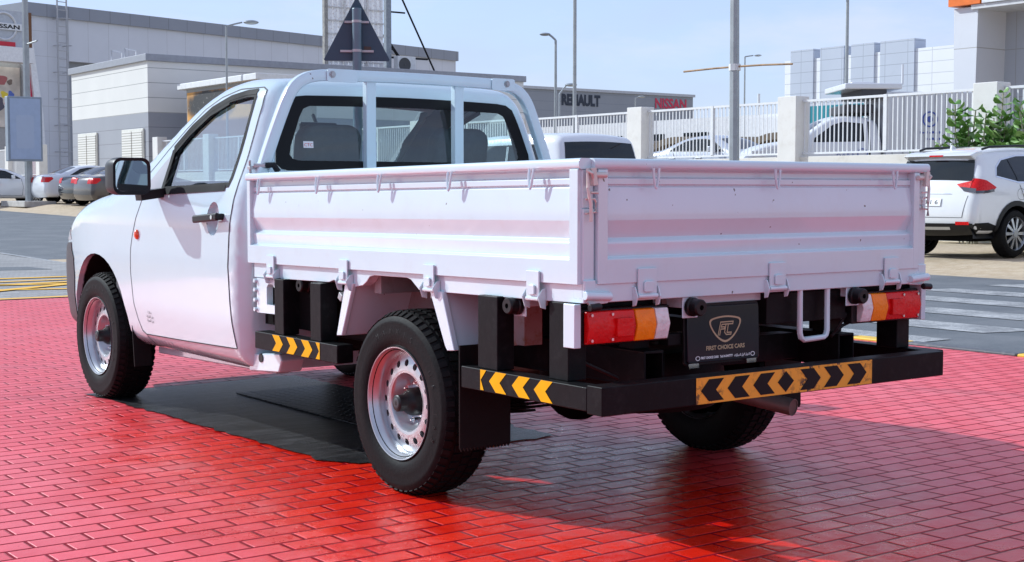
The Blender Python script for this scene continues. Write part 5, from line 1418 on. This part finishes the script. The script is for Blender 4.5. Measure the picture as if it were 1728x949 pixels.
m.cyl(P0(680, -15, 66.3), P0(744, 128, 67.5), .055, n=8); m.cyl(P0(656, 60, 66.3), P0(702, 128, 67.2), .09, n=8)
m.cyl(P0(656, 20, 66.2), P0(691, 23, 66.4), .05, n=8); m.cyl(P0(656, 83, 66.2), P0(672, 84, 66.4), .05, n=8); m.cyl(P0(656, 97, 66.2), P0(729, 101, 67.2), .06, n=8)
obj('back_stay', m, BLACKM, bb)
# kiosk with a burnt poster
kk = thing('kiosk', 'small flat roofed booth carrying a torn burnt orange and black poster', 'kiosk', (21.0, 45.2, ground(22, 47)))
obj('wall', MB().bb(0, 2.5, 0, 6.7, 0, 4.22), plain('booth_grey', (.42, .42, .40), .7), kk)
obj('roof', MB().bb(-.25, 2.7, -.3, 7.1, 4.22, 4.47), plain('booth_roof_white', (.72, .72, .70), .6), kk, bevel=.03)
def b_burnt(nt, b, o):
    sep = nt.nodes.new('ShaderNodeSeparateXYZ'); nt.links.new(o, sep.inputs[0])
    n1 = noise(nt, o, 1.1, 7, .65); n2 = noise(nt, o, 6, 8, .75)
    ey = mth(nt, 'DIVIDE', mth(nt, 'SUBTRACT', sep.outputs['Y'], 4.4), 2.35); ez = mth(nt, 'DIVIDE', mth(nt, 'SUBTRACT', sep.outputs['Z'], 3.5), .72)
    d = mth(nt, 'SQRT', mth(nt, 'ADD', mth(nt, 'MULTIPLY', ey, ey), mth(nt, 'MULTIPLY', ez, ez)))
    d = mth(nt, 'ADD', d, mth(nt, 'MULTIPLY', mth(nt, 'SUBTRACT', n1, .5), .7))
    c = mixc(nt, ramp(nt, d, .75, 1.15), (.02, .02, .022), (.75, .36, .08))
    c = mixc(nt, mth(nt, 'MULTIPLY', ramp(nt, n2, .58, .66), .55), c, (.45, .42, .38))
    c = mixc(nt, ramp(nt, sep.outputs['Z'], 2.95, 2.75), c, (.16, .06, .035))
    nt.links.new(c, b.inputs['Base Color']); b.inputs['Roughness'].default_value = .6
mm = bpy.data.materials.new('burnt_poster'); nt, b, o = nodes(mm); g = nt.nodes.new('ShaderNodeTexCoord'); b_burnt(nt, b, g.outputs['Object'])
obj('poster', MB().bb(-.04, -.003, .15, 6.55, .6, 4.08), mm, kk)
# showroom building far left (turned a little)
SB = Vector((27.2, 92.0, 0)); sa = math.atan2(.252, .968)
sb = thing('showroom_building', 'large pale grey showroom with vertical panels, dark roof band and a round brand sign', 'building', SB, sa)
obj('wall', MB().bb(0, 3.1, 0, 30, 0, 12.9), panelmat('pale_showroom_panel', (.60, .62, .66), 1.55, 1.68, (.44, .45, .47), lw=.014, off=(0, -.15)), sb)
obj('upper_wall', MB().bb(3.102, 43.6, 0.01, 30, 10.05, 12.9), panelmat('pale_showroom_panel_b', (.60, .62, .66), 1.68, 0, (.42, .43, .45), lw=.014, off=(.26, 0)), sb)
obj('lower_wall', MB().bb(3.1, 43.6, .6, 30, 0, 10.05), panelmat('dark_showroom_panel', (.28, .30, .33), 1.6, 0, (.2, .2, .22), lw=.02), sb)
obj('roof_band', MB().bb(-.15, 43.75, -.2, 30.2, 12.9, 13.75), panelmat('dark_roof_band', (.25, .27, .31), 1.68, 0, (.16, .17, .19), lw=.025, off=(.26, 0)), sb)
la = MB()
for x in (2.0, 2.72): la.tube([(x, -.55, 1.0), (x, -.55, 14.6)], .06, 6)
for k in range(24): la.cyl((2.0, -.55, 1.3 + k * .55), (2.72, -.55, 1.3 + k * .55), .03, n=6)
for k in range(7): 
    z = 2. + k * 1.8; la.tube([(2.0, -.55, z), (1.98, -1.0, z), (2.36, -1.25, z), (2.80, -1.0, z), (2.72, -.55, z)], .025, 6); la.cyl((2.0, -.55, z), (2.0, 0, z), .03, n=6); la.cyl((2.72, -.55, z), (2.72, 0, z), .03, n=6)
la.cyl((2.98, -.3, 1.0), (2.98, -.3, 13.5), .04, n=6)
obj('roof_ladder', la, plain('ladder_grey', (.40, .41, .43), .5), sb)
# sign box and shop front on the end wall (faces -X of the building)
sgm = MB(); sgm.bb(-9, -.40, -.6, -.02, 10.6, 12.98); so_ = obj('sign_box', sgm, plain('sign_grey', (.42, .45, .49), .4), sb)
obj('sign_stripe', MB().bb(-9, -1.25, -.64, -.601, 10.64, 10.93), plain('sign_red', (.55, .01, .03), .4), so_)
def sgf(u, v, d=.0): return (-1.21 - d, 2.9 - u, 10.95 + v)
m = MB(); m.lathe([(.80, .0), (.80, .06), (.87, .10), (.95, .06), (.95, 0)], (-2.05, -.6, 11.92), (0, -1, 0), 40)
m.bb(-3.3, -.8, -.74, -.6, 11.70, 12.14)
obj('round_emblem', m, plain('emblem_silver', (.62, .63, .64), .35, metal=.3), so_)
t = text_mb('NISSAN', .36, lambda u, v: (-2.05 + u, -.745, 11.79 + v), width=2.15, bold=.012); obj('sign_lettering', t, BLK, so_)
obj('canopy', MB().bb(-9, -.1, -1.0, -.0, 9.6, 10.59), plain('canopy_white', (.74, .74, .74), .5), sb, bevel=.02)
m = MB(); m.prism([(-.15, 12.9), (.06, 12.9), (.45, 9.8), (.95, 6.3), (1.25, .5), (.45, .5), (.40, 6.3), (.02, 9.8)], lambda p, a: (p[0], a, p[1]), -.30, -.05); obj('slanted_fin', m, plain('fin_white', (.74, .75, .76), .45), sb)
obj('side_bracket', MB().bb(-.24, .1, -.45, -.38, 10.7, 13.0), plain('rust_brown', (.16, .07, .03), .7), sb)
obj('recess_wall', MB().bb(-9, -.01, .8, 1.2, 0, 9.75), plain('shop_front_grey', (.40, .39, .37), .6), sb)
pm = MB(); pm.bb(-6.5, -.15, .70, .78, 5.4, 9.4); po_ = obj('wall_poster', pm, mat('poster_cream', (.62, .55, .47), .6, var=.25, scale=1.2), sb)
for i, (y, z, r_, cl) in enumerate(((-1.5, 8.5, .38, (.40, .12, .12)), (-1.35, 7.55, .25, (.75, .58, .05)), (-.85, 7.6, .22, (.10, .16, .50)), (-1.0, 7.05, .33, (.70, .20, .30)), (-1.75, 6.9, .42, (.10, .09, .12)), (-.9, 8.4, .2, (.2, .15, .12)))):
    o_ = [(r_ * (1 + .25 * math.sin(3 * a + i)) * math.cos(a), r_ * (1 + .2 * math.cos(2 * a + i)) * math.sin(a)) for a in np.linspace(0, 2 * math.pi, 18, False)]
    obj('poster_patch', MB().add([(y + p[0], .695 - i * .002, z + p[1]) for p in o_], [tuple(range(18))]), plain('patch_%d' % i, cl, .6), po_)
m = MB(); m.prism([(-.08, 9.7), (.02, 9.7), (.38, 6.3), (.40, 2.0), (-.25, 2.0), (-.05, 6.3)], lambda p, a: (p[0], a, p[1]), -.12, -.06); rb = obj('red_banner', m, plain('banner_red', (.58, .02, .08), .5), sb)
# grey retail building in the distance
rt = thing('retail_building', 'long low grey warehouse showroom with dark and red letters, far behind the fence', 'building', (82, 120, 0))
obj('wall', MB().bb(0, 33.2, 0, 30, 0, 12.3), panelmat('grey_metal_cladding', (.26, .28, .31), 0, 1.0, (.21, .23, .26), lw=.03), rt)
obj('roof_cap', MB().bb(-.2, 33.4, -.2, 30, 12.3, 12.6), plain('roof_cap_pale', (.45, .47, .50)), rt)
t = text_mb('RENAULT', 1.62, lambda x, y: (15.9 + x, -.05, 10.75 + y), width=5.6, bold=.09); obj('sign_lettering', t, plain('letter_navy', (.02, .03, .05)), rt)
t = text_mb('NISSAN', 1.6, lambda x, y: (29.6 + x, -.05, 10.85 + y), width=5.0, bold=.05); obj('sign_lettering', t, plain('letter_red', (.55, .03, .08)), rt)
# pale panelled hall at the right
hl_ = thing('panelled_hall', 'pale hall clad in grey and white horizontal panels with small roof steps', 'building', (40, 26.5, 0))
PW = panelmat('white_tile_cladding', (.80, .81, .82), 1.05, .42, (.52, .53, .55), axis='yz', lw=.012)
PG = panelmat('grey_tile_cladding', (.50, .54, .61), 1.05, .42, (.33, .36, .41), axis='yz', lw=.012)
obj('wall', MB().bb(0, 20, -8, 9.35, 0, 6.42), PW, hl_)
for y0, y1 in ((7.78, 8.98), (6.22, 7.42), (4.74, 5.86), (2.87, 4.45)):
    obj('grey_bay', MB().bb(-.07, .6, y0, y1, 0, 6.80), PG, hl_)
# orange fascia showroom
of = thing('corner_showroom', 'pale corner showroom with an orange fascia and a deep shaded recess at the right edge', 'building', (30, 19.2, 0))
PV = panelmat('pale_panel', (.66, .67, .70), 0, 1.33, (.40, .38, .36), lw=.012, off=(0, .25))
PR = panelmat('recess_panel', (.44, .46, .49), .62, 1.33, (.34, .33, .32), axis='yz', lw=.01, off=(0, .25))
m = MB(); m.prism([(.46, 0), (1.00, 0), (1.13, 6.2), (.34, 6.2)], lambda p, a: (a, p[0], p[1]), 0, 1.4); obj('corner_pier', m, PV, of)
obj('recess_wall', MB().bb(1.3, 9, -9, .6, 0, 6.4), PR, of)
obj('soffit', MB().bb(-.1, 1.4, -9, .5, 6.12, 6.24), plain('soffit_white', (.6, .6, .6)), of)
obj('fascia', MB().bb(-.16, 1.5, .18, 1.2, 6.25, 7.6), plain('fascia_orange', (.80, .16, .01), .45), of)
obj('fascia', MB().bb(-.16, 1.5, -9, .12, 6.25, 7.6), plain('fascia_white', (.72, .72, .74), .45), of)
# teal hoarding and white sheds in the yard
th = thing('teal_container', 'teal blue panel of a container behind the fence, left of the service truck', 'container', (30, 24.6, 1.6))
obj('panel', MB().bb(0, 2.4, -1.3, 1.5, .1, 2.15), panelmat('teal_sheet', (.0, .22, .27), .3, 0, (.0, .13, .17), axis='yz', lw=.03), th)
obj('corner_post', MB().bb(-.03, .06, -1.42, -1.31, 0, 2.25), plain('teal_dark', (.0, .13, .16)), th)
obj('corner_post', MB().bb(-.03, .06, 1.51, 1.62, 0, 2.25), plain('teal_dark', (.0, .13, .16)), th)
sh = thing('site_cabin', 'long white site cabin with small dark windows in the yard beyond the grey pole', 'cabin', (44, 34, 1.15))
obj('wall', MB().bb(0, 4, -3.5, 9, 0, 3.3), plain('cabin_white', (.68, .69, .71), .6), sh)
for y in (.2, 3.2): obj('window', MB().bb(-.03, -.002, y, y + .8, 1.3, 2.6), DGLASS, sh)
sh2 = thing('long_shed', 'low white shed with a row of dark openings below the red letters', 'shed', (46, 47, 1.15))
obj('wall', MB().bb(0, 5, -8, 25, 0, 3.6), plain('shed_white', (.66, .66, .67), .6), sh2)
for k in range(9): obj('opening', MB().bb(-.03, -.002, -7 + k * 3.2, -5.2 + k * 3.2, 1.5, 2.9), DGLASS, sh2)
# shade canopies over parked cars in the yard
for i, (x, y, L, lab) in enumerate(((30, 31.6, 4.6, 'curved dark shade canopy just right of the second white fence pillar'), (30, 36.9, 4.6, 'curved brown shade canopy seen above the white estate car roof'), (31, 43.5, 5.5, 'farthest curved brown shade canopy, next to the cab corner'), (30, 27.0, 3.9, 'small curved shade canopy right of the grey lamp pole'))):
    cn = thing('shade_canopy', lab, 'shade canopy', (x, y, .15), 0, 'curved car park shade canopies')
    m = MB(); pts = [(-L / 2 + L * k / 12, 2.1 + .75 * math.sin(math.pi * k / 12)) for k in range(13)]
    m.add([(0, p[0], p[1]) for p in pts] + [(4.5, p[0], p[1] + .1) for p in pts], [(k, k + 1, 14 + k, 13 + k) for k in range(12)])
    m.add([(0, p[0], p[1]) for p in pts] + [(0, p[0], p[1] - .22) for p in pts], [(k, k + 1, 14 + k, 13 + k) for k in range(12)])
    obj('fabric', m, mat('brown_shade_cloth', (.13, .10, .07), .8, var=.2), cn)
    m = MB()
    for yy in (-L / 2, 0, L / 2): m.cyl((2.2, yy, 0), (2.2, yy, 2.4), .06, n=8); m.tube([(2.2, yy, 2.4), (.1, yy, 2.05)], .035, 6)
    obj('support', m, BARW, cn)
bi = thing('portable_cabin', 'bright blue portable cabin behind the fence near the cab corner', 'cabin', (28, 50.5, 1.15))
obj('wall', MB().bb(0, 1.6, 0, 1.5, 0, 2.2), plain('cabin_blue', (.02, .09, .5), .5), bi); obj('roof', MB().prism([(-.08, 2.2), (1.68, 2.2), (1.5, 2.4), (.1, 2.4)], lambda p, a: (p[0], a, p[1]), -.08, 1.58), plain('cabin_roof', (.6, .62, .64)), bi); obj('door', MB().bb(-.03, -.002, .35, 1.15, .1, 2.0), plain('cabin_door', (.03, .13, .58)), bi)
# cars under the canopies
for i, (x, y, kind, pnt, rz, lab) in enumerate(((31, 31.5, 'suv', CARW, H90, 'white crossover under the dark shade canopy behind the fence'), (31.5, 37.5, 'sedan', CARW, H90, 'white saloon under the brown shade canopy behind the fence'), (33.5, 48, 'sedan', SILV, H90, 'silver saloon under the farthest shade canopy'))):
    car('parked_' + ('suv' if kind == 'suv' else 'sedan'), lab, 'car', kind, pnt, (x, y, .35), rz, 'cars in the yard behind the fence', res=.14)
# ------------------------------------------------------------------ POLES, LAMPS, SIGNS
POLE = mat('pole_galvanised', (.36, .38, .38), .5, metal=.3, var=.12, scale=3., dirt=(.22, .22, .21), dirt_amt=.4)
def octa(p0, p1, r0, r1): return MB().cyl(p0, p1, r0, r1, n=8)
g0 = ground(13.5, 12.45)
pl1 = thing('lamp_pole', 'thick grey octagonal pole with a rusty cross bar, standing behind the tailgate', 'pole', (13.5, 12.45, g0))
obj('pole', octa((0, 0, -.3), (.03, .12, 9.5), .094, .060), POLE, pl1, smooth=20)
obj('banner_arm', MB().tube([(-.03, 1.22, 3.13 - .02), (.0, .5, 3.12), (.02, .0, 3.115), (0, -.6, 3.10), (.0, -1.25, 3.07)], .018, 6), mat('rusty_rod', (.36, .22, .11), .7, var=.35, dirt=(.6, .5, .4), dirt_amt=.6), pl1)
obj('clamp', MB().cyl((.015, .04, 3.05), (.015, .04, 3.16), .10, n=8), plain('clamp_white', (.7, .7, .68)), pl1)
arm = MB(); arm.tube([(.03, .12, 9.4), (-.8, .12, 9.8), (-1.8, .12, 9.9)], .04, 8); arm.sphere((-2.0, .12, 9.9), .3, 12, 8, (1.2, .5, .3)); obj('lamp_head', arm, POLE, pl1)
g0 = ground(14., 49.45)
pl2 = thing('lamp_pole', 'slim grey pole at the left carrying a blank blue grey advertising box', 'pole', (13.8, 50.2, g0))
obj('pole', octa((0, 0, -.2), (0, .05, 10.5), .155, .10), POLE, pl2, smooth=20)
obj('advert_box', MB().bb(-.92, .38, -.55, -.20, 1.62, 4.05), plain('advert_frame', (.26, .30, .34), .5), pl2, bevel=.03)
bx_ = obj('advert_face', MB().bb(-.84, .30, -.57, -.551, 1.70, 3.97), mat('faded_blue_face', (.36, .44, .58), .4, var=.04), pl2)
m = MB(); 
for a in rrect(-.62, .05, 2.1, 3.35, .1, 3), : m.prism(a, lambda p, q: (p[0], q, p[1]), -.575, -.5705)
obj('faded_print', m, mat('faded_print_blue', (.40, .47, .59), .4, var=.02), bx_)
obj('base_block', MB().bb(-.6, .6, -1.3, 1.6, -.1, .12), mat('stone_base', (.45, .43, .40), .8, var=.2, dirt=(.2, .2, .2), dirt_amt=.5), pl2, bevel=.02)
obj('banner_arm', MB().tube([(0, .3, 6.05), (0, -1.2, 6.08)], .03, 6).tube([(0, -1.2, 6.08), (0, -1.3, 6.1)], .03, 6), POLE, pl2)
def lamp(loc, h, head, lab, r=.06, hl=.45):
    t_ = thing('street_lamp', lab, 'street lamp', loc, 0, 'street lamps in the background')
    obj('pole', MB().cyl((0, 0, -.2), (0, 0, h), r, r * .7, n=10), POLE, t_)
    m = MB(); hx, hy, hz = head
    m.tube([(0, 0, h), (hx * .3, hy * .3, h + hz * .6), (hx * .55, hy * .55, h + hz)], r * .6, 8); m.sphere((hx * .85, hy * .85, h + hz), hl, 12, 8, (1., 1., .28)); obj('lamp_head', m, mat('lamp_head_grey', (.32, .35, .37), .4, metal=.3), t_)
    return t_
lamp((20.4, 46.7, 1.0), 6.5, (.9, -.7, .15), 'grey street lamp in front of the pale showroom, head pointing right', .055, .3)
lamp((33.8, 43.1, 1.15), 6.35, (-.4, .35, .25), 'tall street lamp left of the dark letters, head pointing left', .075, .24)
lamp((52.6, 66.6, 1.15), 6.1, (.7, -.5, .6), 'short slender street lamp beside the taller one, head pointing right', .08, .4)
lamp((40.2, 38.3, 1.15), 5.65, (.5, -.4, .05), 'thin distant street lamp just right of the grey octagonal pole', .045, .16)
lamp((24.8, 19.7, 1.15), 5.0, (-.3, .3, .05), 'thin dark pole in front of the pale panelled hall', .055, .12)
lamp((62, 70, 1.15), 6.4, (.4, -.3, .1), 'tiny street lamp above the grey warehouse roof', .06, .25)
fp = tag(obj('flag_pole', MB().cyl((22.3, 27.6, 1.1), (22.3, 27.6, 12), .055, .05, n=10).sphere((22.3, 27.6, 12), .09), POLE), 'thin straight grey pole rising out of the frame between the street lamp and the sky', 'pole')
for i, (x, y, h) in enumerate(((62.9, 59.2, 7.3), (62.9, 52.9, 7.1))):
    tag(obj('mast', MB().cyl((x, y, 1.1), (x, y, h), .08, n=8).bb(x - .2, x + .2, y - .2, y + .2, 1.1, 1.4), BARW), ('white mast rising in front of the red letters', 'white mast just right of the grey warehouse')[i], 'mast')
# back of a triangular road sign
ts = thing('road_sign', 'grey back of a triangular road sign on a round post, rising behind the cab roof', 'road sign', (4.6, 9.65, 0))
obj('post', MB().cyl((0, 0, -.1), (0, 0, 3.20), .052, n=20).cyl((0, 0, 3.2), (0, 0, 3.212), .054, .05, n=20), mat('sign_post_grey', (.115, .18, .22), .45, metal=.2, var=.08), ts)
R36 = Matrix.Rotation(-R(30), 3, 'Z')
def tsf(p, a): return R36 @ Vector((p[0], .06 + a, p[1]))
tri = [(-.365, 2.622), (.360, 2.622), (.372, 2.64), (.012, 3.335), (-.012, 3.335), (-.377, 2.64)]
obj('plate', MB().prism(tri, tsf, 0, .012), mat('sign_back_grey', (.042, .080, .112), .55, var=.06, spec=.3), ts, bevel=.003)
m = MB()
for z in (2.72, 3.05): 
    w = .19 if z < 2.9 else .14
    m.prism([(-w, z), (w, z), (w, z + .025), (-w, z + .025)], tsf, -.02, -.002)
    m.cyl((0, 0, z - .002), (0, 0, z + .027), .056, n=20)
obj('clamp', m, STEEL, ts)
obj('label_plate', MB().prism([(.08, 2.75), (.165, 2.735), (.16, 2.785), (.08, 2.79)], tsf, -.006, -.002), mat('label_brown', (.07, .05, .04), .7), ts)
# ------------------------------------------------------------------ SHRUBS with round waxy leaves
LEAF = mat('waxy_green_leaf', (.12, .27, .055), .42, var=.35, scale=9., spec=.5)
LEAF2 = mat('pale_green_leaf', (.25, .40, .14), .45, var=.3, scale=9.)
STEMM = mat('pale_stem', (.30, .28, .20), .8)
def shrub(loc, label, stems, h, seed, spread=.5):
    rg = random.Random(seed); root = thing('leafy_shrub', label, 'shrub', loc, 0, 'round leaved shrubs by the fence')
    sm_ = MB(); lf = MB()
    for s_ in range(stems):
        hh = h * rg.uniform(.6, 1.0); dx, dy = rg.uniform(-spread, spread) * .5, rg.uniform(-spread, spread)
        base = Vector((rg.uniform(-.1, .1), rg.uniform(-.2, .2), 0)); tip = base + Vector((dx, dy, hh)); mid = base.lerp(tip, .5) + Vector((rg.uniform(-.1, .1), rg.uniform(-.1, .1), 0))
        sm_.tube([base, mid, tip], .014, 5)
        n = int(hh / .105)
        for k in range(int(n * .2), n + 1):
            t_ = k / n; p = base.lerp(mid, t_ * 2) if t_ < .5 else mid.lerp(tip, t_ * 2 - 1)
            for j in range(2):
                a = k * 1.57 + j * math.pi + rg.uniform(-.4, .4); el = rg.uniform(.1, .8)
                size = rg.uniform(.15, .24) * (1 - .45 * t_ ** 3)
                d = Vector((math.cos(a) * math.cos(el), math.sin(a) * math.cos(el), math.sin(el))); sd_ = d.cross(Vector((0, 0, 1))).normalized(); nn = sd_.cross(d)
                pts = []
                for q in range(9):
                    u = 2 * math.pi * q / 9
                    pts.append(p + d * size * (.55 - .5 * math.cos(u)) * 1.6 + sd_ * size * .55 * math.sin(u) + nn * (size * .18 * math.cos(2 * u)))
                lf.add(pts, [tuple(range(9))], 0 if rg.random() < .62 else 1)
    obj('stem', sm_, STEMM, root); obj('foliage', lf, [LEAF, LEAF2], root, smooth=0)
g1 = ground(18.9, 11.5)
shrub((18.9, 11.72, g1), 'tall round leaved green shrub to the left of the right hand fence pillar', 15, 2.6, 3, .42)
shrub((18.95, 11.05, g1), 'narrow upright green shrub growing in front of the fence pillar at the right', 8, 2.75, 5, .25)
shrub((18.9, 10.35, g1), 'green shrub at the right edge of the picture, over the white crossover roof', 13, 2.6, 8, .5)
shrub((18.8, 12.5, g1), 'low green shrub behind the left end of the white crossover roof', 7, 1.9, 12, .4)
